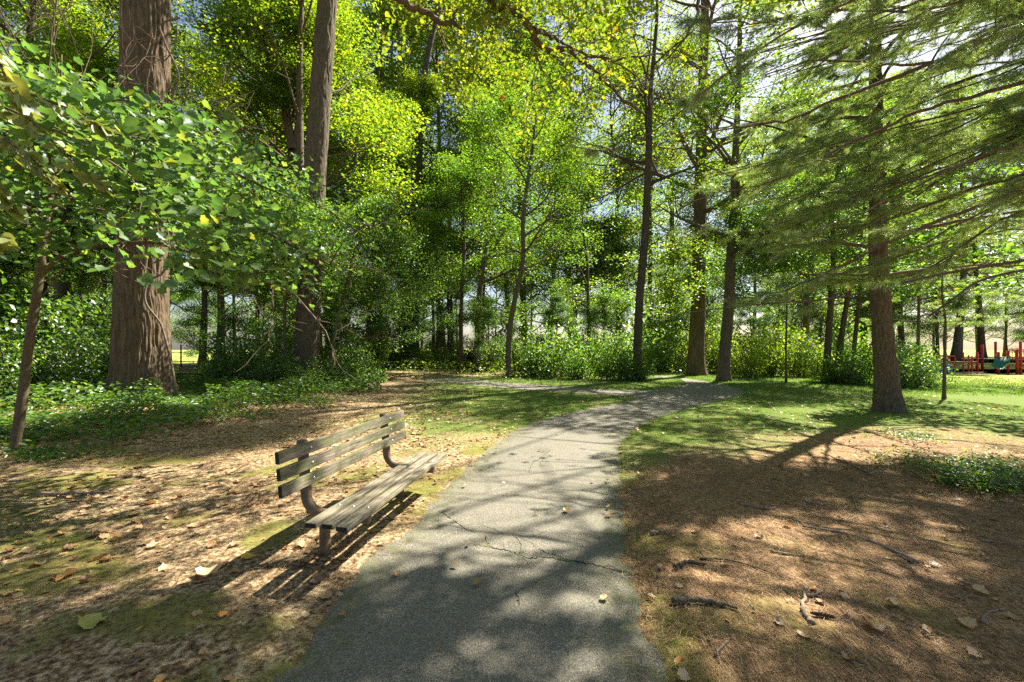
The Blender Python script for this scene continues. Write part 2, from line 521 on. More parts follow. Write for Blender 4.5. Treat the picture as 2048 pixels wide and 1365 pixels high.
def groundmat():
    m, n, out = newmat('ground')
    v = coords(n)
    def at(nm): return nd(n, 'ShaderNodeAttribute', attribute_name=nm).outputs['Fac']
    f1 = noise(n, v, 3.0, 6, .7)
    f2 = noise(n, v, 24, 6, .75)
    f3 = noise(n, v, 110, 4, .8)
    dirt = ramp(n, f2, [(.38, (.045, .028, .015)), (.5, (.28, .185, .095)), (.61, (.60, .46, .28))]).outputs[0]
    # needle litter: streaky fibres from two stretched, turned noises
    def fibres(ang, sc):
        tc = nd(n, 'ShaderNodeTexCoord'); mp = nd(n, 'ShaderNodeMapping')
        mp.inputs['Rotation'].default_value = (0, 0, ang); mp.inputs['Scale'].default_value = (1, .12, 1)
        n.links.new(tc.outputs['Object'], mp.inputs[0])
        return noise(n, mp.outputs[0], sc, 4, .7, .8)
    fb = math_(n, 'MAXIMUM', fibres(.4, 150), fibres(1.9, 130))
    strw = ramp(n, math_(n, 'ADD', math_(n, 'MULTIPLY', fb, .7), math_(n, 'MULTIPLY', f2, .3)), [(.42, (.035, .019, .010)), (.52, (.25, .142, .068)), (.62, (.60, .41, .22))]).outputs[0]
    mossc = ramp(n, f3, [(.3, (.085, .105, .015)), (.7, (.26, .27, .045))]).outputs[0]
    lawnc = ramp(n, f2, [(.3, (.05, .10, .014)), (.5, (.10, .18, .022)), (.7, (.22, .24, .05))]).outputs[0]
    # sun-dried meadow far to the right
    dry = ramp(n, noise(n, v, .35, 5, .6), [(.35, (.22, .27, .05)), (.6, (.36, .36, .09))]).outputs[0]
    c = mixc(n, at('needle'), dirt, strw)
    mm = math_(n, 'MULTIPLY', at('moss'), ramp(n, f2, [(.38, (.2, .2, .2)), (.58, (1, 1, 1))]).outputs[0])
    c = mixc(n, mm, c, mossc)
    lw = math_(n, 'MULTIPLY', at('lawn'), ramp(n, noise(n, v, 6, 5, .75), [(.30, (.35, .35, .35)), (.52, (1, 1, 1))]).outputs[0])
    c = mixc(n, lw, c, lawnc)
    c = mixc(n, at('meadow'), c, dry)
    c = mixc(n, math_(n, 'MULTIPLY', ramp(n, f1, [(.35, (1, 1, 1)), (.6, (0, 0, 0))]).outputs[0], .32), c, (.10, .07, .035))
    hgt = math_(n, 'ADD', math_(n, 'MULTIPLY', f2, .7), math_(n, 'ADD', math_(n, 'MULTIPLY', f3, .3), math_(n, 'MULTIPLY', fb, .5)))
    principled(n, out, c, .95, hgt, .9, .02, .1)
    return m
M['ground'] = groundmat()
g_ob = single('ground', gm, M['ground'], kind='structure', smooth=True)
meadow = np.maximum(sstep(19, 26, GY)*sstep(14, 20, GX), sstep(44, 50, GY))
for nm, arr in (('lawn', lawn), ('moss', moss), ('needle', needle), ('meadow', meadow)):
    a = g_ob.data.attributes.new(nm, 'FLOAT', 'POINT')
    a.data.foreach_set('value', arr.astype(np.float32).ravel())

# asphalt
def asphaltmat():
    m, n, out = newmat('asphalt')
    v = coords(n)
    vo = nd(n, 'ShaderNodeTexVoronoi'); vo.inputs['Scale'].default_value = 150
    n.links.new(v, vo.inputs['Vector'])
    st = ramp(n, vo.outputs['Distance'], [(.15, (1, 1, 1)), (.6, (0, 0, 0))]).outputs[0]
    f = noise(n, v, 85, 6, .75)
    big = noise(n, v, 1.1, 5, .65)
    base = ramp(n, f, [(.33, (.07, .064, .050)), (.5, (.19, .173, .135)), (.66, (.36, .33, .265))]).outputs[0]
    col = base
    tone = ramp(n, vo.outputs['Color'], [(.2, (.75, .75, .73)), (.8, (1.2, 1.19, 1.14))]).outputs[0]
    mul = nd(n, 'ShaderNodeMix', data_type='RGBA', blend_type='MULTIPLY'); mul.inputs[0].default_value = .5
    n.links.new(col, mul.inputs[6]); n.links.new(tone, mul.inputs[7])
    c = mul.outputs[2]
    at = nd(n, 'ShaderNodeAttribute', attribute_name='edge').outputs['Fac']
    mk = math_(n, 'MULTIPLY', at, ramp(n, noise(n, v, 7, 6, .75), [(.42, (0, 0, 0)), (.60, (1, 1, 1))]).outputs[0])
    c = mixc(n, math_(n, 'MULTIPLY', mk, .8), c, (.12, .13, .04))
    stain = ramp(n, big, [(.42, (0, 0, 0)), (.62, (1, 1, 1))]).outputs[0]
    c = mixc(n, math_(n, 'MULTIPLY', stain, .22), c, (.10, .10, .07))
    h = math_(n, 'ADD', math_(n, 'MULTIPLY', f, .7), math_(n, 'MULTIPLY', vo.outputs['Distance'], -.6))
    principled(n, out, c, .85, h, .8, .012, .25)
    return m
M['asphalt'] = asphaltmat()
M['crack'] = (lambda t: (principled(t[1], t[2], ramp(t[1], noise(t[1], coords(t[1]), 5, 4, .7), [(.45, (.018, .017, .014)), (.6, (.10, .12, .02))]).outputs[0], .95, spec=.05), t[0])[1])(newmat('crack'))
ax = np.arange(-4.6, 10.5, .10); ay = np.concatenate([np.arange(-1.5, 10, .08), np.arange(10, 30, .12)])
AX, AY = np.meshgrid(ax, ay)
ASD = poly_sd(AX, AY, outline)
AZ = ground_z(AX, AY) + .004 + (fbm(AX*1.3, AY*1.3, 0, 3, 71)-.5)*.012
keepv = ASD < .16
I = (np.arange(len(ay)-1)[:, None]*len(ax) + np.arange(len(ax)-1)[None]).ravel()
Q = np.stack([I, I+1, I+len(ax)+1, I+len(ax)], -1)
Q = Q[keepv.ravel()[Q].all(1)]
used = np.unique(Q); remap = np.full(AX.size, -1); remap[used] = np.arange(len(used))
am = MB(); am.add(np.stack([AX, AY, AZ], -1).reshape(-1, 3)[used], None, remap[Q])
path_ob = single('path', am, M['asphalt'], kind='structure', smooth=True)
a = path_ob.data.attributes.new('edge', 'FLOAT', 'POINT')
a.data.foreach_set('value', sstep(-.42, -.05, ASD).ravel()[used].astype(np.float32))

# cracks in the asphalt
cm = MB()
def crack(pts, w0=.007, n=14, seed=0):
    g = np.random.default_rng(seed)
    p = np.array([G(x, y)[:2] for x, y in pts])
    q = []
    for i in range(len(p)-1):
        for t in np.arange(n)/n: q.append(p[i]*(1-t)+p[i+1]*t)
    q.append(p[-1]); q = np.array(q)
    q = q + np.cumsum(g.normal(0, .006, q.shape), 0)*.7 + g.normal(0, .006, q.shape)
    d = np.gradient(q, axis=0); d /= np.linalg.norm(d, axis=1)[:, None]
    s = np.c_[-d[:, 1], d[:, 0]]
    ww = (w0*g.uniform(.35, 1.3, len(q)))[:, None]
    A, B = q+s*ww/2, q-s*ww/2
    z = lambda a: np.c_[a, ground_z(a[:, 0], a[:, 1])+.004+(fbm(a[:, 0]*1.3, a[:, 1]*1.3, 0, 3, 71)-.5)*.012+.0025]
    v = np.empty((len(q)*2, 3)); v[0::2] = z(A); v[1::2] = z(B)
    k = np.arange(len(q)-1)*2
    cm.add(v, None, np.stack([k, k+1, k+3, k+2], -1))
crack([(880, 1026), (905, 1040), (935, 1060), (950, 1064)], .008, 16, 1)
crack([(948, 1090), (985, 1095), (1015, 1103), (1048, 1116), (1080, 1112), (1120, 1118), (1170, 1124), (1215, 1135), (1256, 1146)], .010, 14, 2)
crack([(1075, 1098), (1105, 1110), (1140, 1122), (1180, 1130)], .007, 12, 3)
crack([(970, 1072), (978, 1085), (985, 1095)], .007, 10, 4)
crack([(1035, 1075), (1042, 1095), (1046, 1114)], .005, 10, 5)
crack([(960, 1050), (1000, 1068), (1035, 1078), (1075, 1098)], .004, 12, 6)
crack([(1100, 902), (1070, 925), (1065, 945)], .006, 10, 7)
crack([(1115, 912), (1090, 918), (1085, 935)], .005, 10, 8)
crack([(1035, 1190), (1045, 1216)], .006, 10, 9)
crack([(1048, 1116), (1060, 1130)], .006, 8, 10)
crack([(1180, 1130), (1230, 1138), (1270, 1155)], .006, 10, 12)
cr = part('crack', cm, M['crack'], path_ob)

# far road seen through the gap at the left, and the paved court by the playground
def flatmat(name, a, b, sc=8, rough=.9, bump=.2):
    m, n, out = newmat(name)
    f = noise(n, coords(n), sc, 5, .7)
    principled(n, out, ramp(n, f, [(.35, a), (.65, b)]).outputs[0], rough, f, bump, .01, .2)
    return m
M['road'] = flatmat('road', (.20, .21, .23), (.30, .31, .33), 3)
M['court'] = flatmat('court', (.26, .26, .26), (.36, .36, .35), 2)
rm = MB()
xs = np.linspace(-75, -24, 40)
for (yo, w_) in ((0, 9),):
    yc = 58 + .10*(xs+45) + yo
    v = np.concatenate([np.c_[xs, yc-w_/2, ground_z(xs, yc-w_/2)+.03], np.c_[xs, yc+w_/2, ground_z(xs, yc+w_/2)+.03]])
    k = np.arange(39)
    rm.add(v, None, np.stack([k, k+1, k+41, k+40], -1))
single('road', rm, M['road'], kind='structure')
rm = MB()
xs = np.linspace(24, 90, 20)
for y0, y1 in ((35, 41), (56, 72)):
    a_ = np.full(20, float(y0)); b_ = np.full(20, float(y1))
    k = np.arange(19)
    rm.add(np.concatenate([np.c_[xs, a_, ground_z(xs, a_)+.03], np.c_[xs, b_, ground_z(xs, b_)+.03]]), None, np.stack([k, k+1, k+21, k+20], -1))
single('pavement', rm, M['court'], kind='structure')

# ------------------------------------------------------------------ bench
def woodmat(name, algae):
    m, n, out = newmat(name)
    v = coords(n, (1, .055, 1))
    f = noise(n, v, 70, 6, .7, .5)
    f2 = noise(n, coords(n, (1, .35, 1)), 9, 5, .7)
    c = ramp(n, f, [(.34, (.06, .048, .034)), (.5, (.21, .172, .125)), (.66, (.37, .315, .24))]).outputs[0]
    g_ = ramp(n, f2, [(.40, (0, 0, 0)), (.60, (1, 1, 1))]).outputs[0]
    c = mixc(n, math_(n, 'MULTIPLY', g_, algae), c, (.10, .125, .035))
    spot = ramp(n, noise(n, coords(n), 45, 4, .7), [(.60, (0, 0, 0)), (.70, (1, 1, 1))]).outputs[0]
    c = mixc(n, math_(n, 'MULTIPLY', spot, .55 if algae > .5 else .25), c, (.50, .50, .42))
    principled(n, out, c, .85, f, .55, .004, .2)
    return m
M['wood_back'] = woodmat('wood_back', .65)
M['wood_seat'] = woodmat('wood_seat', .30)
M['wood_end'] = flatmat('wood_end', (.012, .012, .010), (.06, .06, .045), 60)
def steelmat():
    m, n, out = newmat('brown_steel')
    f = noise(n, coords(n), 14, 6, .75)
    c = ramp(n, f, [(.35, (.085, .056, .032)), (.52, (.165, .115, .070)), (.62, (.25, .13, .055)), (.75, (.27, .21, .145))]).outputs[0]
    principled(n, out, c, .62, noise(n, coords(n), 120, 4, .7), .25, .002, .4)
    return m
M['steel'] = steelmat()
m_, n_, o_ = newmat('galvanised'); principled(n_, o_, (.75, .75, .74), .38, metal=.7); M['galv'] = m_

BW, BL, BT, BG = .089, 2.11, .037, .034
ANG = .185
bench = thing('park_bench', 'weathered wooden slatted bench on brown pipe legs beside the path', 'bench', (-1.479, 3.10, 0), -ANG)
def plank(name, mat, x0, y0, z0, wv, tv, seed):
    """x0.. edge origin in bench space; wv width vector, tv thickness vector, length along +Y"""
    g = np.random.default_rng(seed)
    wv = np.array(wv); tv = np.array(tv)
    me = bpy.data.meshes.new(name)
    import bmesh
    bm = bmesh.new()
    o = np.array([x0, y0, z0]); L = np.array([0, BL + g.uniform(-.006, .006), 0])
    ns = 9
    bow = g.normal(0, .0025, ns).cumsum()*.5; bow -= np.linspace(bow[0], bow[-1], ns)
    rings = []
    for i in range(ns):
        c = o + L*i/(ns-1) + tv/np.linalg.norm(tv)*bow[i]
        rings.append([bm.verts.new(c), bm.verts.new(c+wv), bm.verts.new(c+wv+tv), bm.verts.new(c+tv)])
    for i in range(ns-1):
        for j in range(4):
            bm.faces.new((rings[i][j], rings[i+1][j], rings[i+1][(j+1) % 4], rings[i][(j+1) % 4]))
    e0 = bm.faces.new(rings[0]); e1 = bm.faces.new(rings[-1][::-1])
    bmesh.ops.recalc_face_normals(bm, faces=bm.faces)
    long_e = [e for e in bm.edges if len(e.link_faces) == 2 and e.calc_face_angle(0) > .8]
    bmesh.ops.bevel(bm, geom=long_e, offset=.006, segments=3, profile=.5, affect='EDGES')
    for f in bm.faces:
        if abs(f.normal.y) > .9: f.material_index = 1
    bm.to_mesh(me); bm.free()
    me.materials.append(mat); me.materials.append(M['wood_end'])
    ob = bpy.data.objects.new(name, me); C.objects.link(ob); ob.parent = bench
    return ob
def bolt(parent, c, nrm, r=.011):
    mb = MB(); n_ = unit(nrm); c = np.array(c)
    u = unit(np.cross(n_, [0, 1, 0])); v_ = np.cross(n_, u)
    a = np.arange(10)/10*2*np.pi
    ring = lambda rr, h: c + n_*h + rr*(np.cos(a)[:, None]*u + np.sin(a)[:, None]*v_)
    vs = np.vstack([ring(r, -.004), ring(r, .003), ring(r*.65, .007), [c+n_*.008]])
    q = [(k*10+i, k*10+(i+1) % 10, (k+1)*10+(i+1) % 10, (k+1)*10+i) for k in (0, 1) for i in range(10)]
    t = [(20+i, 20+(i+1) % 10, 30) for i in range(10)]
    mb.add(vs, t, q)
    o = bpy.data.objects.new('bolt', mb.mesh('bolt', M['galv'], (0, 0, 0), True)); C.objects.link(o); o.parent = parent
SB = .363
for i in range(3):
    v0 = i*(BW+BG)
    z = .43 - .027*v0
    pl = plank('seat_plank', M['wood_seat'], v0, (0.0, .012, -.004)[i], z, (BW, 0, -.027*BW), (0, 0, -BT), 40+i)
    for y in (SB, BL-SB):
        bolt(pl, (v0+BW/2, y, z-.001), (0, 0, 1))
sl, cl = math.sin(.105), math.cos(.105)
for i in range(3):
    s = i*(BW+.033)
    x = -.174 - sl*s; z = .59 + cl*s
    pl = plank('back_plank', M['wood_back'], x, 0, z, (-sl*BW, 0, cl*BW), (-cl*BT, 0, -sl*BT), 50+i)
    for y in (SB, BL-SB):
        bolt(pl, (x-sl*BW*.5, y, z+cl*BW*.5), (cl, 0, sl))
for y in (SB, BL-SB):
    mb = MB()
    pts = [(.300, y, .337), (.15, y, .341), (-.02, y, .345), (-.09, y, .348)]
    for a in np.linspace(-80, 0, 9):
        pts.append((-.09 - .160*math.cos(R(a)), y, .508 + .160*math.sin(R(a))))
    pts.append((-.252, y, .56)); pts.append((-.262, y, .66)); pts.append((-.275, y, .80)); pts.append((-.287, y, .925))
    pts = [np.array(p) for p in pts]
    tube(mb, pts, .0415, 20)
    top = pts[-1]; ax_ = unit(pts[-1]-pts[-2])
    tube(mb, [top+ax_*h for h in (.0, .008, .013)], [.0415, .034, .016], 20)
    part('pipe_frame', mb, M['steel'], bench, (0, 0, 0), True)
    mb = MB(); tube(mb, [(-.083, y, z) for z in (-.06, .1, .2, .31)], .0415, 20)
    part('leg', mb, M['steel'], bench, (0, 0, 0), True)
# ------------------------------------------------------------------ trees
def grow(mb, cl, p, d, L, r, lev, g, up=.15, nch=5, spread=.9, ratio=.55, flat=.5, seg=5, minr=.008):
    """a limb with side branches; clump centres of its leaves go to cl"""
    pts = [np.array(p, float)]
    d = unit(d)
    for i in range(seg):
        d = unit(d + g.normal(0, .16, 3)*np.array([1, 1, .7]) + np.array([0, 0, up*.35]))
        pts.append(pts[-1] + d*L/seg)
    pts = np.array(pts)
    rr = np.maximum(r*np.linspace(1, .35 if lev else .2, len(pts)), minr*.6)
    tube(mb, pts, rr, 7 if r > .06 else (5 if r > .02 else 3), cap=False)
    if lev == 0:
        for t in (.35, .65, 1.0):
            i = t*(len(pts)-1); k = min(int(i), len(pts)-2)
            cl.append(np.r_[pts[k]*(1-(i-k)) + pts[k+1]*(i-k), L])
        return
    for c in range(nch):
        t = g.uniform(.28, 1.0) if c else 1.0
        i = t*(len(pts)-1); k = min(int(i), len(pts)-2)
        q = pts[k]*(1-(i-k)) + pts[k+1]*(i-k)
        dd = unit(pts[k+1]-pts[k])
        side = g.normal(0, 1, 3); side[2] *= flat; side = unit(side - dd*np.dot(side, dd))
        nd_ = unit(dd*(1 if c else 2) + side*spread*g.uniform(.6, 1.3))
        grow(mb, cl, q, nd_, L*ratio*g.uniform(.75, 1.25)*(1.15-.4*t), max(rr[k]*.6, minr), lev-1, g, up*.6, nch, spread, ratio, flat, max(seg-1, 3), minr)

def at_t(p, t):
    i = t*(len(p)-1); k = min(int(i), len(p)-2)
    return p[k]*(1-(i-k)) + p[k+1]*(i-k)

def clump_points(cl, per, rad, g, flat=.45):
    cl = np.asarray(cl)
    n = len(cl)
    c = np.repeat(cl[:, :3], per, 0)
    off = g.normal(0, 1, (n*per, 3)); off *= (g.uniform(.2, 1, (n*per, 1))**.5)*rad/np.maximum(np.linalg.norm(off, axis=1)[:, None], 1e-6)*1.2
    off[:, 2] *= flat
    return c + off

def rough_trunk(mb, path, rad, nu=140, dz=.05, amp=.03, flare=.35, lobes=5, seed=0, fr=12, fz=1.6):
    """trunk with real bark ridges and a flared foot"""
    path = np.asarray(path, float); rad = np.asarray(rad, float)
    seg = np.r_[0, np.cumsum(np.linalg.norm(np.diff(path, axis=0), axis=1))]
    nz = int(seg[-1]/dz)+2
    s = np.linspace(0, seg[-1], nz)
    p = np.stack([np.interp(s, seg, path[:, k]) for k in range(3)], 1)
    k = np.hanning(15); k /= k.sum()
    pp = np.pad(p, ((7, 7), (0, 0)), mode='edge')
    ps = np.stack([np.convolve(pp[:, c], k, 'valid') for c in (0, 1)], 1)
    p[:, :2] = ps
    r = np.interp(s, seg, rad)
    th = np.arange(nu)/nu*2*np.pi
    T, S = np.meshgrid(th, s)
    RR = r[:, None]*np.ones(nu)
    ct, st = np.cos(T), np.sin(T)
    fl = np.exp(-S/(.55*r[0]+.25))
    lob = .5+.5*np.cos(T*lobes + 2.2*fbm(ct*1.2, st*1.2, S*.3, 2, seed+5)*6)
    RR = RR*(1 + flare*fl*(.45+.9*lob)) * (1 + .06*(fbm(ct*1.5, st*1.5, S*.5, 3, seed+8)-.5))
    wob = (fbm(ct*RR*3, st*RR*3, S*1.1, 2, seed+2)-.5)*.9
    rid = 1 - np.abs(2*fbm(ct*RR*fr+wob*2, st*RR*fr+wob*2, S*fz, 3, seed)-1)*2.2
    RR = RR + amp*np.clip(rid, -1, 1)
    X = p[:, 0][:, None] + RR*ct; Yc = p[:, 1][:, None] + RR*st; Z = p[:, 2][:, None]*np.ones(nu)
    v = np.stack([X, Yc, Z], -1).reshape(-1, 3)
    i = np.arange(nz-1)[:, None]*nu; j = np.arange(nu)[None]; j2 = (j+1) % nu
    mb.add(v, None, np.stack([i+j, i+j2, i+nu+j2, i+nu+j], -1).reshape(-1, 4))

def px_path(pts, Y, zbase=None):
    """[(px,py,width_px)] -> world points and radii"""
    q = np.array([P(a, b, Y) for a, b, _ in pts]); r = np.array([c*Y/math.hypot(Y, (a-CX)/FPX*Y) for a, _, c in pts])*Y/FPX/2
    if zbase is not None: q[0, 2] = zbase
    return q, r

def spec_tree(name, label, pts, bark, leaf, ztop, z_low, limbL, nlimb, per, leafsize, clumpR, seed, tpl=LEAF_DIAMOND, group=None,
              rough=None, lev=2, prune=True, up=.2, extra=None, filt=None, droop=.15, tilt=.6, nch=5, cat='tree', dirbias=None, limbs=None, spread=.9):
    g = np.random.default_rng(seed)
    base = G(pts[0][0], pts[0][1]); Y = base[1]
    q, r = px_path(pts, Y, base[2]-.05)
    if ztop > q[-1, 2] + .5:
        d = unit(q[-1]-q[-2]); d = unit(d + np.array([0, 0, .6]))
        k = 4; h = ztop - q[-1, 2]
        ex = [q[-1] + d*h*(i+1)/k/max(d[2], .5) + np.r_[g.normal(0, .25, 2)*min(1, h/12), 0] for i in range(k)]
        q = np.vstack([q, ex]); r = np.r_[r, r[-1]*np.linspace(.85, .15, k)]
    t = thing(name, label, cat, tuple(base), 0, group)
    tr = MB()
    if rough:
        rough_trunk(tr, q, r, seed=seed, **rough)
    else:
        sp = smooth_path(q, 4); sr = np.interp(np.linspace(0, 1, len(sp)), np.linspace(0, 1, len(r)), r)
        z0 = sp[:, 2]-sp[0, 2]
        sr = sr*(1+.5*np.exp(-z0/(sr[0]*1.6+.02)))
        tube(tr, sp, sr, 14)
    part('trunk', tr, M[bark], t, smooth=True)
    br = MB(); cl = []
    zs = np.linspace(z_low, ztop*.97, nlimb)
    for i, z in enumerate(zs):
        z = z + g.uniform(-.3, .3)
        k = np.clip(np.searchsorted(q[:, 2], z), 1, len(q)-1)
        f = np.clip((z-q[k-1, 2])/(q[k, 2]-q[k-1, 2]+1e-9), 0, 1)
        o = q[k-1]*(1-f)+q[k]*f; rr = r[k-1]*(1-f)+r[k]*f
        a = i*2.4 + g.uniform(-.5, .5)
        if dirbias is not None and g.random() < dirbias[1]: a = dirbias[0] + g.normal(0, .5)
        fr = (z-z_low)/max(ztop-z_low, .1)
        L = limbL*(1-.65*fr**2)*g.uniform(.75, 1.15)
        d = np.array([math.cos(a), math.sin(a), .25+.7*fr])
        grow(br, cl, o, d, L, min(rr*.55, .03*L), lev, g, up, nch, spread)
    for lp, lr in (limbs or []):
        sp = smooth_path(lp, 4)
        tube(br, sp, np.linspace(lr, lr*.35, len(sp)), 9, False)
        for t_ in np.linspace(.25, 1, 9):
            o = at_t(sp, t_); dd = unit(at_t(sp, min(t_+.05, 1))-at_t(sp, t_-.05))
            grow(br, cl, o, unit(dd+g.normal(0, .8, 3)), limbL*.35, lr*.35, 1, g, .05, nch, spread)
    cl = np.array(cl)
    if extra is not None: cl = np.vstack([cl, extra])
    if prune: cl = cl[g.random(len(cl)) < keepprob(cl[:, :3])]
    if filt is not None: cl = cl[filt(cl)]
    if br.n: part('branches', br, M['twig'] if bark != 'bark_dark' else M['bark_dark'], t, smooth=True)
    lm = MB()
    pp = clump_points(cl, per, clumpR, g)
    pp = pp[pp[:, 2] > ground_z(pp[:, 0], pp[:, 1]) + .1]
    leaves(lm, tpl, pp, leafsize, droop, tilt, g=g)
    part('crown', lm, M[leaf], t)
    return t

def gap_left(cl):        # leave the view to the far road and the blue sky hole open
    x, y, z = cl[:, 0], cl[:, 1], cl[:, 2]
    yy = np.maximum(y, .5)
    px = CX+FPX*x/yy; py = HY-FPX*(z-CAM_H)/yy
    a = (np.abs(px-368) < 42) & (np.abs(py-708) < 22)
    b = (((px-(400+.32*(py-60)))/(27))**2 < 1) & (py > 20) & (py < 265)
    return ~(a | (b & (y > 6)))

# the two big trunks at the left and the ones that carry the picture
spec_tree('tulip_tree', 'huge furrowed grey-brown trunk at left, far thicker than all others',
    [(284, 800, 116), (284, 700, 112), (284, 560, 104), (287, 400, 100), (290, 200, 97), (293, 0, 94), (296, -150, 88)],
    'bark_big', 'leaf_tall', 26, 14.5, 6.0, 14, 30, .14, .8, 101, rough=dict(nu=300, dz=.045, amp=.05, flare=.38, lobes=6, fr=9, fz=1.0), lev=2, filt=gap_left)
t2 = spec_tree('tulip_tree', 'tall grey trunk second thickest, standing left of the far path end behind the bench',
    [(613, 768, 52), (614, 700, 48), (620, 560, 46), (630, 350, 43), (643, 160, 40), (655, 0, 37), (664, -150, 34)],
    'bark_grey', 'leaf_tall', 27, 17.5, 6.0, 13, 30, .14, .8, 102, rough=dict(nu=170, dz=.06, amp=.035, flare=.35, lobes=5, fr=8, fz=1.0), filt=gap_left)

maple = [(24, 905, 25), (40, 830, 25), (58, 690, 23), (78, 560, 21), (93, 430, 19), (103, 372, 17)]
Ym = G(36, 893)[1]
def near_left(cl):
    x, y, z = cl[:, 0], cl[:, 1], cl[:, 2]
    yy = np.maximum(y, .5); px = CX+FPX*x/yy; py = HY-FPX*(z-CAM_H)/yy
    low = 640 - .0*px
    top = np.interp(px, [-400, 0, 250, 500, 720], [-200, 110, 200, 300, 400])
    bot = np.interp(px, [-300, 100, 250, 330, 500, 600, 700], [600, 520, 470, 520, 560, 600, 560])
    trunkgap = (np.abs(px-285) < 60) & (py > 470)
    return (px < 705) & (py > top) & (py < bot) & (y > 2.6) & ~trunkgap
limbsL = [
 ([P(78, 555, Ym), P(120, 515, Ym-.2), P(170, 497, Ym-.4), P(232, 490, Ym-.6), P(320, 488, Ym-.9), P(420, 520, Ym-1.0), P(520, 560, Ym-1.0), P(590, 590, Ym-.9)], .045),
 ([P(98, 400, Ym), P(200, 385, Ym-.3), P(340, 395, Ym-.7), P(480, 440, Ym-1.0), P(600, 500, Ym-1.1), P(660, 530, Ym-1.1)], .035),
 ([P(103, 372, Ym), P(180, 300, Ym-.6), P(300, 290, Ym-1.2), P(430, 330, Ym-1.6), P(540, 380, Ym-1.6)], .032),
 ([P(103, 380, Ym), P(60, 330, Ym-1.2), P(20, 290, Ym-2.2), P(100, 260, Ym-3.0), P(180, 300, Ym-3.4)], .03),
 ([P(103, 372, Ym), P(130, 250, Ym-.3), P(230, 200, Ym-.8), P(380, 240, Ym-1.0)], .03),
 ([P(90, 450, Ym), P(20, 420, Ym-.8), P(-80, 430, Ym-1.8), P(-200, 480, Ym-2.6)], .03)]
spec_tree('maple_sapling', 'slim leaning young maple with smooth brown stem, nearest tree at far left',
    maple, 'bark_smooth', 'leaf_near', 6.2, 3.2, 3.2, 16, 22, .092, .52, 103, tpl=LEAF_MAPLE, filt=near_left, limbs=limbsL, droop=.4, tilt=.75, nch=4)
# pale heart-shaped leaves hanging in at the far left from a redbud whose stem stands outside the view
def pale_tree():
    g = np.random.default_rng(5)
    base = np.array([-5.4, 2.6, float(ground_z(-5.4, 2.6))])
    t = thing('redbud_tree', 'redbud reaching in at the left edge with big pale heart-shaped leaves', 'tree', tuple(base))
    tr = MB(); sp = smooth_path([base-[0, 0, .05], base+[.1, .1, 1.2], base+[.3, .2, 2.4], base+[.6, .3, 3.4]], 5)
    tube(tr, sp, np.linspace(.06, .03, len(sp)), 12); part('trunk', tr, M['bark_smooth'], t, smooth=True)
    br = MB(); lm = MB()
    Y = 3.1
    rows = [[(-220, 120), (-40, 150), (90, 200), (180, 235), (215, 270)], [(-220, 170), (-60, 195), (20, 220), (70, 250), (150, 330), (205, 365)],
            [(-200, 250), (-40, 260), (40, 300), (90, 345), (110, 370)], [(-200, 60), (-60, 70), (0, 130), (20, 180), (60, 215)], [(-220, 330), (-100, 320), (-30, 350), (25, 420)], [(-220, 420), (-80, 470), (10, 480)]]
    pos, hd, rn = [], [], []
    for k, rw in enumerate(rows):
        yk = Y + [.0, .15, .3, -.15, .2, .1][k]
        lp = smooth_path([P(a, b, yk) for a, b in rw], 5)
        root = sp[-1] if k < 4 else sp[8]
        full = np.vstack([root[None], lp])
        tube(br, full, np.linspace(.016, .003, len(full)), 5)
        for j in range(34):
            t_ = .22 + .78*j/33
            o = at_t(lp, t_); dd = unit(at_t(lp, min(t_+.06, 1.0))-at_t(lp, max(t_-.06, 0)))
            pos.append(o + g.normal(0, .018, 3) + [0, 0, -.015]); hd.append(math.atan2(dd[1], dd[0]) + (1 if j % 2 else -1)*g.uniform(.3, 1.3))
    pos = np.array(pos); hd = np.array(hd)
    leaves(lm, LEAF_HEART, pos, .105, .95, .55, rnd=np.clip(g.beta(1.6, 2.0, len(pos)), 0, 1), g=g, heading=hd)
    part('branches', br, M['twig'], t, smooth=True); part('crown', lm, M['leaf_pale'], t)
pale_tree()

spec_tree('dogwood_tree', 'small understory dogwood with thin straight stem between the two big trunks',
    [(569, 770, 8), (570, 720, 8), (569, 660, 7), (572, 600, 6), (590, 520, 5)], 'bark_smooth', 'leaf_low', 6.0, 2.6, 3.0, 12, 32, .10, .55, 104, tpl=LEAF_OVAL, droop=.5, filt=gap_left)
spec_tree('dogwood_tree', 'drooping pale green understory dogwood just right of the grey trunk behind the bench',
    [(660, 770, 6), (664, 700, 6), (680, 620, 5), (700, 540, 4)], 'bark_smooth', 'leaf_low', 6.6, 1.7, 3.2, 14, 36, .10, .55, 105, tpl=LEAF_OVAL, droop=.6, dirbias=(0, .4))

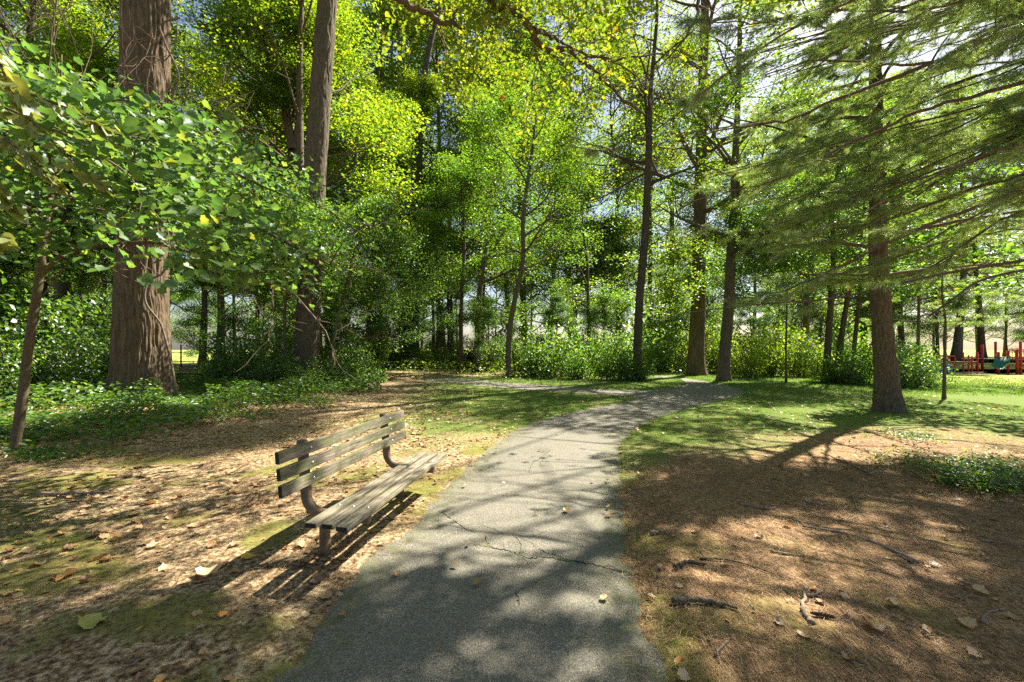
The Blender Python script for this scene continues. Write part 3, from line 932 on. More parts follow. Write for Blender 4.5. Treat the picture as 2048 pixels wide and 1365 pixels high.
CN = 'trunks at the far side of the left path'
mids = [
 ('tall ivy-clad dark trunk at the far path bend, left of the slim trees', [(823, 728, 30), (824, 650, 27), (828, 560, 25), (832, 440, 20), (836, 330, 18), (842, 200, 14), (860, 90, 11), (885, 0, 8)], 'bark_dark', 'leaf_tall', 24, 7.5, 5.0, 14),
 ('thin dark straight stem, leftmost of the three slim trees past the side path', [(924, 745, 11), (922, 680, 9), (923, 600, 8), (928, 500, 7), (924, 400, 5)], 'bark_dark', 'leaf_mid', 13, 3.5, 3.2, 13),
 ('slim brown tree curving right as it rises, middle one of the three slim trees', [(953, 745, 14), (955, 680, 12), (958, 600, 11), (968, 520, 10), (979, 440, 9), (981, 380, 8), (992, 290, 6)], 'bark_smooth', 'leaf_mid', 14, 5.5, 3.6, 14),
 ('slim grey bowed tree leaning right, rightmost of the three slim trees', [(1020, 757, 14), (1017, 700, 12), (1022, 640, 11), (1034, 580, 10), (1046, 520, 9), (1046, 430, 8), (1058, 350, 7), (1068, 270, 5)], 'bark_smooth', 'leaf_mid', 14, 5.5, 3.8, 14),
 ('dark slender straight pole tree beside the grass island in the path fork', [(1277, 762, 19), (1275, 700, 17), (1279, 600, 16), (1288, 500, 16), (1293, 420, 15), (1298, 290, 14), (1300, 200, 9), (1312, 60, 7)], 'bark_dark', 'leaf_tall', 22, 9.5, 3.6, 11),
]
for k, (lb, pts, bk, lf, zt, zl, LL, nl) in enumerate(mids):
    spec_tree('woodland_tree', lb, pts, bk, lf, zt, zl, LL, nl, 32, .12, .7, 120+k, lev=2, rough=None)
spec_tree('woodland_tree', 'wide brown ribbed trunk with flared foot at the bend of the main path',
    [(1392, 752, 34), (1393, 690, 31), (1397, 600, 28), (1399, 480, 26), (1401, 380, 23), (1404, 250, 20), (1408, 100, 17), (1412, -60, 15)], 'bark_big', 'leaf_tall', 27, 9, 5.5, 14, 44, .14, .85, 130,
    rough=dict(nu=110, dz=.09, amp=.03, flare=.5, lobes=4, fr=7, fz=1.0),
    limbs=[([P(1399, 500, 24), P(1375, 512, 23.5), P(1350, 520, 23), P(1335, 540, 23)], .07), ([P(1402, 345, 24), P(1375, 300, 24), P(1352, 250, 24), P(1340, 200, 24)], .16), ([P(1404, 330, 24), P(1440, 240, 24), P(1475, 180, 24)], .14)])
spec_tree('woodland_tree', 'grey knotted trunk with long side limbs just right of the wide brown trunk',
    [(1447, 764, 26), (1450, 700, 23), (1457, 620, 21), (1462, 520, 19), (1467, 440, 17), (1470, 330, 14), (1476, 200, 10), (1480, 60, 8)], 'bark_grey', 'leaf_mid', 19, 6, 4.2, 13, 40, .13, .7, 131,
    rough=dict(nu=90, dz=.09, amp=.02, flare=.55, lobes=5, fr=8, fz=1.0),
    limbs=[([P(1467, 470, 20), P(1500, 462, 19.5), P(1560, 440, 19), P(1610, 425, 18.5)], .10), ([P(1464, 512, 20), P(1500, 506, 20), P(1560, 512, 20.5)], .06)])
rt = [
 ('faint slanting trunk in bright brush beyond the right lawn', [(1608, 745, 13), (1613, 660, 12), (1620, 560, 10), (1630, 440, 8)], 'bark_grey', 26),
 ('ivy-covered dark upright trunk, first of the dark cluster left of the pine', [(1652, 765, 17), (1656, 690, 15), (1662, 600, 13), (1668, 480, 10)], 'bark_dark', 19),
 ('ivy-covered trunk leaning right, second of the dark cluster left of the pine', [(1668, 765, 14), (1678, 710, 13), (1688, 640, 12), (1706, 540, 10)], 'bark_dark', 19.5),
 ('thin ivy-covered trunk, closest of the dark cluster to the pine', [(1704, 762, 11), (1708, 700, 10), (1716, 620, 9), (1724, 520, 7)], 'bark_dark', 20),
 ('pencil-thin dead straight stem in front of the sunny brush', [(1572, 768, 5), (1572, 700, 4), (1573, 640, 4), (1575, 560, 3)], 'bark_dark', 18),
 ('tall dark pole beside the dense green thicket, right of the slim trees', [(1179, 748, 8), (1178, 680, 7), (1176, 600, 6), (1174, 520, 5)], 'bark_dark', 21),
]
for k, (lb, pts, bk, _) in enumerate(rt):
    spec_tree('woodland_tree', lb, pts, bk, 'leaf_mid' if k != 0 else 'leaf_tall', (15, 13, 12, 12, 7, 13)[k], 3.6, 2.8, 11, 30, .115, .6, 140+k)
spec_tree('woodland_tree', 'dark twisted ivy-hung trunk behind the leaning maple sapling', [(100, 760, 34), (98, 700, 28), (88, 620, 26), (80, 520, 24), (86, 400, 22), (70, 250, 20), (60, 100, 18)], 'bark_dark', 'leaf_tall', 22, 5.5, 5, 15, 60, .135, .8, 150, filt=gap_left)
spec_tree('woodland_tree', 'slender grey trunk seen between the sapling and the huge trunk', [(200, 745, 18), (203, 680, 15), (208, 560, 13), (214, 440, 12), (222, 300, 10)], 'bark_grey', 'leaf_tall', 19, 5.5, 4.5, 14, 60, .13, .8, 151, filt=gap_left)
spec_tree('woodland_tree', 'forked tree with high sunlit crown behind the grey trunk', [(590, 738, 26), (592, 600, 24), (590, 420, 23), (585, 300, 21)], 'bark_grey', 'leaf_tall', 27, 12, 5.5, 15, 64, .14, .85, 152, filt=gap_left,
    limbs=[([P(585, 300, 27.8), P(570, 220, 27.8), P(550, 150, 27.8), P(530, 90, 27.8), P(515, 20, 27.8)], .28), ([P(572, 240, 27.8), P(590, 180, 27.6), P(606, 145, 27.4)], .15), ([P(588, 300, 27.8), P(598, 240, 28), P(606, 160, 28), P(610, 60, 28)], .24)])
spec_tree('woodland_tree', 'broken-barked trunk pair behind the ivy-clad dark trunk', [(803, 716, 12), (803, 680, 11), (800, 600, 10), (798, 500, 8)], 'bark_grey', 'leaf_mid', 16, 4, 4, 12, 50, .135, .75, 153)
for k, (x, w_) in enumerate(((866, 7), (900, 14), (877, 4))):
    spec_tree('woodland_tree', ('pale short-looking trunk lit by the sun beyond the side path', 'broad dim trunk with brush at its foot beyond the side path', 'pencil-thin stem rising from the ground cover beyond the side path')[k],
        [(x, 717 + (0, 8, 10)[k], w_), (x+1, 650, w_*.9), (x-2, 560, w_*.7), (x, 440, w_*.5)], ('bark_grey', 'bark_grey', 'bark_dark')[k], 'leaf_mid', (18, 20, 10)[k], (7, 7, 5)[k], 3.5, 11, 50, .14, .8, 156+k)
spec_tree('maple_sapling', 'young slim maple standing alone in the lawn right of the pine', [(1888, 800, 9), (1889, 740, 8), (1890, 690, 7), (1891, 640, 5)], 'bark_grey', 'leaf_mid', 5.8, 2.2, 2.6, 13, 15, .13, .5, 160, tpl=LEAF_MAPLE)
# ------------------------------------------------------------------ overhead tree whose limbs hang into the top of the view
def overhead():
    g = np.random.default_rng(31)
    base = np.array([-2.6, -2.2, 0.0])
    t = thing('tulip_tree', 'tree overhead with twisting bare-barked limbs and yellowing leaves across the top', 'tree', tuple(base))
    tr = MB(); rough_trunk(tr, [base-[0, 0, .1], base+[.05, .1, 4], base+[.1, .3, 9], base+[.2, .6, 15], base+[.2, .8, 20]], [.36, .30, .25, .15, .04], nu=60, dz=.15, amp=.02, seed=31)
    part('trunk', tr, M['bark_grey'], t, smooth=True)
    br = MB(); cl = []; hi = []
    def limb(pts, r0, r1, leafy=True, subs=16, L=1.5, t0=.3):
        sp = smooth_path(pts, 6)
        sp[1:-1] += g.normal(0, .018, (len(sp)-2, 3))
        tube(br, sp, np.linspace(r0, r1, len(sp)), 9, False)
        if leafy:
            for t_ in np.linspace(t0, 1, subs):
                o = at_t(sp, t_); dd = unit(at_t(sp, min(t_+.04, 1))-at_t(sp, t_-.04))
                s = g.normal(0, 1, 3); s[2] *= .7
                grow(br, cl, o, unit(dd+s*1.1), L*g.uniform(.6, 1.3), r1*.7, 1, g, .0, 4, .9, .5, .5, 4, .006)
    hub = base + [.1, .3, 8.3]
    limb([hub, P(760, -560, 3.5), P(900, -140, 6.2), P(982, 0, 7.6), P(1030, 22, 7.9), P(1066, 62, 8.1), P(1070, 82, 8.2), P(1099, 100, 8.3), P(1132, 97, 8.5), P(1161, 119, 8.6), P(1213, 168, 8.9), P(1290, 230, 9.3)], .10, .022, subs=26, t0=.45)
    limb([P(1068, 58, 8.05), P(1085, 63, 8.2), P(1103, 72, 8.4), P(1147, 99, 8.8), P(1230, 120, 9.3), P(1330, 110, 9.8), P(1420, 150, 10.2)], .045, .012, subs=12, t0=.2)
    limb([P(1161, 119, 8.6), P(1190, 112, 8.7), P(1230, 125, 8.9), P(1300, 175, 9.2)], .03, .01, subs=6)
    limb([hub, P(480, -500, 4), P(690, -130, 6.5), P(799, 0, 7.6), P(846, 22, 7.9), P(883, 44, 8.2), P(905, 49, 8.3), P(934, 53, 8.5), P(1000, 50, 8.8)], .085, .02, subs=14, t0=.5)
    limb([P(905, 46, 8.3), P(912, 22, 8.3), P(938, 4, 8.4), P(960, -60, 8.4)], .03, .012, subs=5)
    limb([hub, P(1300, -700, 4), P(1380, -200, 6.5), P(1400, -20, 7.6), P(1380, 60, 8.2), P(1330, 120, 8.6)], .07, .012, subs=20, t0=.4)
    limb([hub, base+[3, 4, 10], base+[6, 7, 11], base+[8.5, 9.5, 11.5]], .09, .02, subs=20, L=2.0)
    limb([hub+[0, 0, 2], base+[2, 6, 12], base+[3, 10, 13]], .09, .02, subs=18, L=2.0)
    limb([hub+[0, 0, 3], base+[5, 3, 13], base+[9, 4, 14]], .09, .02, subs=18, L=2.0)
    # high side limbs added out of view, leaf clumps placed to shade the ground
    shade = [(790, 1270, 220, 80, 16), (1150, 845, 190, 30, 20), (1400, 965, 130, 35, 5), (1200, 1010, 50, 80, 9), (250, 1330, 330, 40, 14), (120, 950, 200, 40, 8), (1480, 850, 170, 26, 20), (1620, 1200, 340, 130, 8), (640, 800, 260, 25, 12), (1180, 1320, 150, 40, 5)]
    anchors = np.array([base+[.2, .6, 12], base+[6, 7, 11], base+[8.5, 9.5, 11.5], base+[2, 6, 12], base+[3, 10, 13], base+[5, 3, 13], base+[9, 4, 14], base+[4, 5.5, 11.5], base+[7, 11, 12.5]])
    limb([base+[6, 7, 11], base+[6.6, 9.5, 11.8], base+[7, 13, 12.5]], .05, .02, subs=5, L=1.5)
    for cx, cy, rx, ry, n in shade:
        cs = []
        for _ in range(n):
            a = g.uniform(0, 6.28); rr = math.sqrt(g.random())
            q = G(cx+rx*rr*math.cos(a), cy+ry*rr*math.sin(a)); h = g.uniform(9.2, 13.5)
            c = np.array([q[0]-SHX*h, q[1]-SHY*h, h])
            if c[1] > 2 and HY-FPX*(h-CAM_H)/c[1] > -60: h = min(CAM_H+(HY+80)/FPX*c[1]*1.35, 17); c = np.array([q[0]-SHX*h, q[1]-SHY*h, h])
            if g.random() < keepprob(c)[0]*1.5: cs.append(c)
        if not cs: continue
        cs = np.array(cs); far = cs[np.argmax(np.linalg.norm(cs-base, axis=1))]
        o = anchors[np.argmin(np.linalg.norm(anchors-cs.mean(0), axis=1))]
        lp = smooth_path([o, (o+cs.mean(0))/2+[0, 0, .4], cs.mean(0), far], 5)
        tube(br, lp, np.linspace(.05, .012, len(lp)), 6, False)
        for c in cs:
            q = lp[np.argmin(np.linalg.norm(lp-c, axis=1))]
            tube(br, smooth_path([q, (q+c)/2+g.normal(0, .12, 3), c], 3), np.linspace(.012, .004, 7), 3, False)
            hi.append(np.r_[c, 1])
    cl = np.array(cl)
    cl = cl[g.random(len(cl)) < np.maximum(keepprob(cl[:, :3]), .02)]
    x, y, z = cl[:, 0], cl[:, 1], cl[:, 2]
    yy = np.maximum(y, .5); px = CX+FPX*x/yy; py = HY-FPX*(z-CAM_H)/yy
    ok = ~((py > 330) & (y > 1)) & ~((np.abs(px-430) < 90) & (py > -200) & (y > 1)) & ~((px < 760) & (py > -30) & (y > 1) & (g.random(len(cl)) < .6))
    cl = cl[ok]
    part('branches', br, M['twig'], t, smooth=True)
    lm = MB(); pp = clump_points(cl, 15, .40, g, .7)
    leaves(lm, LEAF_MAPLE, pp, .085, .5, .7, g=g)
    leaves(lm, LEAF_MAPLE, clump_points(hi, 44, .5, g, .6), .12, .3, .5, g=g)
    part('crown', lm, M['leaf_autumn'], t)
overhead()

# ------------------------------------------------------------------ white pines
def tufts(lm, pos, dirs, g, nn=26, ln=.11, wd=.0026, cone=1.25):
    N = len(pos)
    pos = np.repeat(pos, nn, 0); dirs = np.repeat(dirs, nn, 0)
    d = dirs + g.normal(0, cone*.62, (N*nn, 3)); d[:, 2] -= .12
    d /= np.linalg.norm(d, axis=1)[:, None]
    L = ln*g.uniform(.7, 1.15, N*nn)[:, None]
    s = np.cross(d, g.normal(0, 1, (N*nn, 3))); s /= np.linalg.norm(s, axis=1)[:, None]
    p0 = pos + dirs*(g.uniform(-.45, .2, N*nn)[:, None])*ln
    sag = np.array([0, 0, -1.])*L*.10
    W = wd*g.uniform(.8, 1.3, N*nn)[:, None]
    v = np.stack([p0-s*W/2, p0+s*W/2, p0+d*L*.6+s*W*.45+sag*.3, p0+d*L+sag, p0+d*L*.6-s*W*.45+sag*.3], 1).reshape(-1, 3)
    k = np.arange(N*nn)[:, None]*5
    rn = np.repeat(np.clip(g.beta(2, 2.4, N), 0, 1), nn)
    lm.add(v, np.c_[k+4, k+2, k+3], np.c_[k, k+1, k+2, k+4], rn, rn)

def pine_limb(br, tf, pts, r0, r1, g, Ls=.9, step=.17, t0=.15, subs=True, dens=1.0, kill=None, rigid=False):
    sp = smooth_path(pts, 5)
    if not rigid: sp[1:-1] += g.normal(0, .012, (len(sp)-2, 3))
    seg = np.r_[0, np.cumsum(np.linalg.norm(np.diff(sp, axis=0), axis=1))]; LL = seg[-1]
    tube(br, sp, r0+(r1-r0)*(seg/LL)**.8, 9, False)
    n = int(LL*(1-t0)/step*dens)
    for i in range(n):
        u = t0+(1-t0)*(i+g.uniform(0, 1))/n
        s = u*LL
        o = np.array([np.interp(s, seg, sp[:, k]) for k in range(3)])
        o2 = np.array([np.interp(min(s+.05, LL), seg, sp[:, k]) for k in range(3)])
        o1 = np.array([np.interp(max(s-.05, 0), seg, sp[:, k]) for k in range(3)])
        dd = unit(o2-o1)
        lat = unit(np.cross(dd, [0, 0, 1])) * (1 if i % 2 else -1)
        d = unit(dd*g.uniform(.55, 1.0) + lat*g.uniform(.6, 1.1) + np.array([0, 0, g.normal(.02, .28)]))
        L = Ls*(1.1-.75*u)*g.uniform(.55, 1.25)
        if kill is not None and g.random() > kill(o + d*L*.6): 
            continue
        q = [o]; dcur = d
        m = 5
        for j in range(m):
            dcur = unit(dcur + g.normal(0, .10, 3) + np.array([0, 0, -.02]) + dd*.06)
            q.append(q[-1]+dcur*L/m)
        q = np.array(q)
        tube(br, q, np.linspace(max(.008*L, .0035), .002, len(q)), 4, False)
        for j in range(2, m+1):
            tf.append((q[j], unit(q[j]-q[j-1])))
        if subs:
            for j in range(1, m+1):
                for sgn in (1, -1):
                    if g.random() < .22: continue
                    l2 = L*.38*(1.15-.13*j)*g.uniform(.6, 1.3)
                    dj = unit(q[j]-q[j-1]); lt = unit(np.cross(dj, [0, 0, 1]))*sgn
                    e = unit(dj*.8+lt*.8+g.normal(0, .18, 3))
                    a_ = q[j]; b_ = a_+e*l2
                    tube(br, [a_, (a_+b_)/2+[0, 0, .004], b_], [.003, .0025, .0018], 3, False)
                    tf.append((b_, e))
                    if l2 > .14: tf.append(((a_+b_)/2, e))
                    if l2 > .26: tf.append((a_*.25+b_*.75, e))
    tf.append((sp[-1], unit(sp[-1]-sp[-2])))

def killfn(p):
    return float(keepprob(p)[0])

def near_pine():
    g = np.random.default_rng(77)
    base = np.array([8.6, 4.9, float(ground_z(8.6, 4.9))])
    t = thing('pine_tree', 'white pine outside the right edge sending long drooping boughs across the upper right', 'tree', tuple(base))
    tr = MB(); rough_trunk(tr, [base-[0, 0, .1], base+[0, 0, 3], base+[.05, 0, 8], base+[.1, .1, 14], base+[.1, .1, 18]], [.30, .26, .20, .1, .02], nu=80, dz=.1, amp=.02, seed=77, fr=11, fz=3)
    part('trunk', tr, M['bark_pine'], t, smooth=True)
    br = MB(); tf = []
    T = lambda h: base+[0, 0, h-base[2]]
    def kl(p):                                 # keep the view under the boughs clear
        x, y, z = p; px = CX+FPX*x/max(y, .5); py = HY-FPX*(z-CAM_H)/max(y, .5)
        lim = np.interp(px, [1080, 1300, 1420, 1560, 1700, 1900, 2100], [300, 420, 560, 640, 620, 610, 600])
        if py > lim or (y < 2.2 and px < 2300): return 0
        kp = killfn(p)
        return kp*1.5 if kp < .12 else (max(kp, .28) if not soft[0] else max(kp, .38))
    soft = [True]
    L_ = lambda pts, r0, r1, **k: pine_limb(br, tf, pts, r0, r1, g, kill=kl, **k)
    L_([T(6.6), P(2200, -20, 5.4), P(2048, 52, 5.7), P(1960, 85, 5.8), P(1861, 128, 6.0), P(1678, 198, 6.3), P(1586, 238, 6.5), P(1500, 252, 6.7), P(1421, 258, 6.9), P(1350, 275, 7.0)], .05, .008, Ls=1.15)
    L_([T(6.7), P(2200, -60, 4.9), P(2048, 33, 5.0), P(1971, 70, 5.2), P(1880, 120, 5.3), P(1780, 130, 5.5), P(1640, 120, 5.7), P(1530, 150, 5.8)], .042, .008, Ls=1.1)
    L_([T(5.7), P(2200, 110, 5.5), P(2048, 165, 5.8), P(1861, 216, 6.1), P(1751, 264, 6.3), P(1630, 322, 6.6), P(1549, 363, 6.8), P(1458, 385, 7.0), P(1348, 412, 7.2)], .042, .007, Ls=1.15)
    L_([T(4.0), P(2200, 330, 5.2), P(2048, 379, 5.4), P(1897, 436, 5.7), P(1780, 484, 5.9), P(1663, 541, 6.2), P(1553, 585, 6.4), P(1450, 600, 6.6)], .045, .007, Ls=.9, t0=.3, step=.22)
    L_([T(2.8), P(2200, 495, 4.6), P(2048, 521, 4.8), P(1967, 534, 4.9), P(1872, 551, 5.1), P(1751, 578, 5.3), P(1667, 597, 5.5), P(1520, 609, 5.8), P(1400, 622, 6.1), P(1330, 632, 6.3)], .030, .006, Ls=.75, t0=.42, step=.22, rigid=True)
    L_([T(2.6), P(2200, 510, 4.0), P(2048, 540, 4.2), P(1960, 562, 4.3), P(1908, 597, 4.3), P(1857, 633, 4.4)], .020, .010, Ls=.4, t0=.9, rigid=True)
    L_([T(4.7), P(2300, 200, 4.6), P(2048, 285, 4.9), P(1920, 330, 5.2), P(1800, 390, 5.5), P(1690, 440, 5.8), P(1600, 470, 6.0)], .035, .006, Ls=1.0)
    L_([T(7.4), P(2200, -150, 6.3), P(2000, -30, 6.6), P(1850, 40, 6.9), P(1700, 90, 7.2), P(1580, 150, 7.4)], .045, .007, Ls=1.2)
    L_([T(5.2), P(2350, 150, 6.6), P(2100, 240, 7.0), P(1900, 330, 7.4), P(1760, 380, 7.8), P(1620, 420, 8.0)], .045, .007, Ls=1.2)
    L_([T(4.4), P(2300, 300, 6.2), P(2048, 350, 6.6), P(1880, 400, 7.0), P(1700, 470, 7.4), P(1560, 500, 7.6)], .045, .007, Ls=1.0, dens=.8)
    L_([T(7.8), P(2400, -400, 4.2), P(2050, -160, 4.3), P(1800, -40, 4.4), P(1604, 48, 4.4), P(1495, 117, 4.5), P(1400, 190, 4.6), P(1348, 234, 4.6), P(1286, 275, 4.7), P(1213, 302, 4.8), P(1140, 292, 4.9)], .030, .005, Ls=.42, t0=.55, step=.30, rigid=True)
    L_([T(7.0), P(2400, -300, 4.6), P(2048, -60, 4.9), P(1850, 20, 5.0), P(1700, 20, 5.1), P(1560, 40, 5.2), P(1470, 45, 5.2), P(1380, 40, 5.2)], .03, .006, Ls=.7, t0=.3)
    L_([T(8.2), P(2200, -320, 5.6), P(1900, -160, 6.0), P(1650, -60, 6.4), P(1450, 10, 6.8)], .045, .008, Ls=1.1)
    soft[0] = False
    for k in range(40):                        # boughs behind the drawn ones
        Yk = g.uniform(6.6, 10.0); ya = g.uniform(-160, 400); yb = ya + g.uniform(140, 300); xe = np.interp(yb, [0, 300, 450, 620], [1420, 1400, 1480, 1620])+g.uniform(-60, 180)
        L_([T(min(5.0+(300-ya)/160, 9)), P(2300, ya-60, Yk-.4), P(2000, ya+.25*(yb-ya), Yk), P((2000+xe)/2, ya+.62*(yb-ya), Yk+.3), P(xe, min(yb, 560), Yk+.5)], .035, .007, Ls=1.05, step=.2)
    soft[0] = True
    for k in range(9):
        Yk = g.uniform(6.5, 9.5); ya = g.uniform(-150, 40); yb = ya + g.uniform(120, 220); xe = g.uniform(1640, 1800)
        L_([T(min(5.4+(300-ya)/160, 9)), P(2300, ya-60, Yk-.4), P(2050, ya+.25*(yb-ya), Yk), P((2050+xe)/2, ya+.62*(yb-ya), Yk+.3), P(xe, yb, Yk+.5)], .035, .007, Ls=1.1, step=.2)
    # upper crown, out of the picture: shades the ground to the right of the path
    for k in range(44):
        h = g.uniform(3.2, 16.0)
        a = g.uniform(0, 2*np.pi)
        L = np.interp(h, [3, 9, 16], [5.2, 4.8, 1.2])*g.uniform(.8, 1.15)
        d = np.array([math.cos(a), math.sin(a), .05])
        pts = [T(h)+d*L*f+[0, 0, .25*math.sin(f*2.5)-.5*f*f] for f in (0, .3, .6, 1)]
        mid = pts[2]; px = CX+FPX*mid[0]/max(mid[1], .3); py = HY-FPX*(mid[2]-CAM_H)/max(mid[1], .3)
        if mid[1] > .3 and px < 2150 and py > -60: continue
        def k2(p):
            x, y, z = p
            if y > .3 and abs(x)/y < 1.2 and y < 2.6 and z < 4: return 0
            if y > .3 and CX+FPX*x/y < 2060 and HY-FPX*(z-CAM_H)/y > 590: return 0
            return killfn(p)*.55
        pine_limb(br, tf, pts, .035, .007, g, Ls=.9, step=.28, kill=k2, subs=True)
    part('branches', br, M['twig'], t, smooth=True)
    pos = np.array([a for a, b in tf]); dr = np.array([b for a, b in tf])
    ok = pos[:, 2] > 1.7
    pos, dr = pos[ok], dr[ok]
    px = CX+FPX*pos[:, 0]/np.maximum(pos[:, 1], .3)
    seen = (px < 2150) & (pos[:, 1] > .3) & (HY-FPX*(pos[:, 2]-CAM_H)/np.maximum(pos[:, 1], .3) > -80)
    lm = MB()
    tufts(lm, pos[seen], dr[seen], g, 34, .10, .0034)
    tufts(lm, pos[~seen], dr[~seen], g, 9, .12, .008)
    print('near pine tufts', len(pos), seen.sum())
    part('crown', lm, M['needle'], t)
near_pine()

def gen_pine(name, label, pts, ztop, z_low, nl, Lm, seed, group=None, rough=None, nn=16, wd=.006, ln=.12, filt=None, prune=True, Ls=.8, step=.3):
    g = np.random.default_rng(seed)
    base = G(pts[0][0], pts[0][1]); Y = base[1]
    q, r = px_path(pts, Y, base[2]-.05)
    h = ztop-q[-1, 2]
    q = np.vstack([q, q[-1]+[0, 0, h*.5], q[-1]+[.1, 0, h]]); r = np.r_[r, r[-1]*.6, .02]
    t = thing(name, label, 'tree', tuple(base), 0, group)
    tr = MB()
    if rough: rough_trunk(tr, q, r, seed=seed, **rough)
    else: tube(tr, q, r, 12)
    part('trunk', tr, M['bark_pine'], t, smooth=True)
    br = MB(); tf = []
    for k in range(nl):
        z = z_low + (ztop-z_low)*(k+g.uniform(0, 1))/nl
        o = np.array([np.interp(z, q[:, 2], q[:, i]) for i in range(3)])
        a = k*2.4+g.uniform(-.4, .4)
        L = Lm*(1-((z-z_low)/(ztop-z_low))**1.4*.85)*g.uniform(.75, 1.15)
        d = np.array([math.cos(a), math.sin(a), 0])
        dr = g.uniform(.0, .25)
        pp = [o + d*L*f + [0, 0, L*(.20*f-dr*f*f)] for f in (0, .3, .65, 1)]
        pine_limb(br, tf, pp, max(.012*L, .015), .006, g, Ls=Ls, step=step, t0=.25, kill=(killfn if prune else None), subs=True)
    part('branches', br, M['twig'], t, smooth=True)
    pos = np.array([a for a, b in tf]); dd = np.array([b for a, b in tf])
    if filt is not None:
        ok = filt(pos); pos, dd = pos[ok], dd[ok]
    lm = MB(); tufts(lm, pos, dd, g, nn, ln, wd)
    part('crown', lm, M['needle'], t)
    print(name, len(pos))
gen_pine('pine_tree', 'pine with plated bark and flared foot standing in the lawn right of the path',
    [(1777, 825, 52), (1772, 740, 46), (1764, 650, 41), (1758, 560, 38), (1755, 450, 33), (1752, 250, 26), (1750, 50, 20)], 21, 3.2, 74, 5.0, 201,
    rough=dict(nu=150, dz=.05, amp=.028, flare=.42, lobes=5, fr=11, fz=3.2), nn=20, wd=.0055, step=.26, Ls=.9)
gen_pine('pine_tree', 'young pine with low bushy boughs behind the lone lawn maple', [(1835, 768, 9), (1836, 700, 8), (1838, 600, 7)], 9, 2.6, 26, 3.0, 202, nn=14, wd=.009, ln=.15, prune=False)
gen_pine('pine_tree', 'light green pine at the far right over the playground', [(2120, 775, 18), (2120, 700, 15), (2118, 600, 12)], 12, 2.6, 34, 4.2, 203, nn=14, wd=.009, ln=.15, prune=False)

ORD = ['leftmost', 'second', 'third', 'fourth', 'fifth', 'sixth', 'seventh', 'eighth', 'ninth', 'tenth', 'eleventh', 'twelfth', 'thirteenth', 'fourteenth', 'fifteenth', 'sixteenth', 'seventeenth', 'eighteenth']
def order(lst):
    xs = sorted(q[0] for q in lst)
    out = []
    for q in lst:
        k = xs.index(q[0])
        out.append(('leftmost' if k == 0 else ORD[k]+' from the left') + ' of the ')
    return out
# ------------------------------------------------------------------ woodland behind: a few grown kinds, copied
def proto(seed, H, Rc, zl, nl, leaf, per, ls, bark, cr):
    g = np.random.default_rng(seed)
    t = thing('woodland_tree', 'x', 'tree', (0, 0, -200))
    z = np.linspace(0, H, 7)
    q = np.c_[np.cumsum(g.normal(0, .12, 7)), np.cumsum(g.normal(0, .12, 7)), z]; q[0, :2] = 0
    r = np.linspace(.015*H*.8, .03, 7)
    sp = smooth_path(q, 3); sr = np.interp(np.linspace(0, 1, len(sp)), np.linspace(0, 1, 7), r)
    sr *= 1+.5*np.exp(-sp[:, 2]/.5)
    tr = MB(); tube(tr, sp, sr, 10)
    part('trunk', tr, M[bark], t, (0, 0, 0), True)
    br = MB(); cl = []
    for k in range(nl):
        u = (k+g.uniform(0, 1))/nl; zz = zl+(H-zl)*u
        o = np.array([np.interp(zz, q[:, 2], q[:, i]) for i in range(3)])
        a = k*2.4+g.uniform(-.5, .5)
        grow(br, cl, o, [math.cos(a), math.sin(a), .2+.8*u], Rc*(1-.6*u**2)*g.uniform(.7, 1.15), .07, 2, g, .2, 4)
    part('branches', br, M['twig'], t, (0, 0, 0), True)
    lm = MB(); pp = clump_points(cl, per, cr, g)
    leaves(lm, LEAF_DIAMOND, pp, ls, .2, .6, g=g)
    part('crown', lm, M[leaf], t, (0, 0, 0))
    return t
protos = [proto(301, 22, 5.0, 3.0, 20, 'leaf_tall', 28, .165, 'bark_dark', 1.0), proto(302, 25, 5.5, 5.0, 20, 'leaf_tall', 28, .165, 'bark_grey', 1.0),
          proto(303, 18, 4.5, 1.8, 18, 'leaf_mid', 34, .16, 'bark_dark', .9), proto(304, 23, 5.2, 4.0, 19, 'leaf_autumn', 28, .165, 'bark_grey', 1.0),
          proto(305, 11, 3.4, 1.0, 16, 'leaf_low', 34, .135, 'bark_smooth', .75)]
used_p = set()
def place_tree(k, x, y, s, rz, label, group, src=None):
    src = src or protos
    p = src[k]
    if (id(src), k) in used_p:
        r_ = p.copy(); C.objects.link(r_)
        for ch in p.children:
            c_ = ch.copy(); C.objects.link(c_); c_.parent = r_
    else:
        used_p.add((id(src), k)); r_ = p
    r_.location = (x, y, float(ground_z(x, y))-.05); r_.rotation_euler = (0, 0, rz); r_.scale = (s, s, s)
    r_['label'] = label; r_['group'] = group
    return r_
g = np.random.default_rng(400)
PH = (22, 25, 18, 23, 11)
def shades(k, x, y, s):
    for f in (.3, .5, .7, .9):
        t = PH[k]*s*f - 1.5
        gx, gy = x+SHX*t, y+SHY*t
        if (-7 < gx < 18 and 20 < gy < 29) or (16 < gx < 32 and 14 < gy < 32): return True
    return False
WL = 'leafy tree in the dense woodland behind the paths'
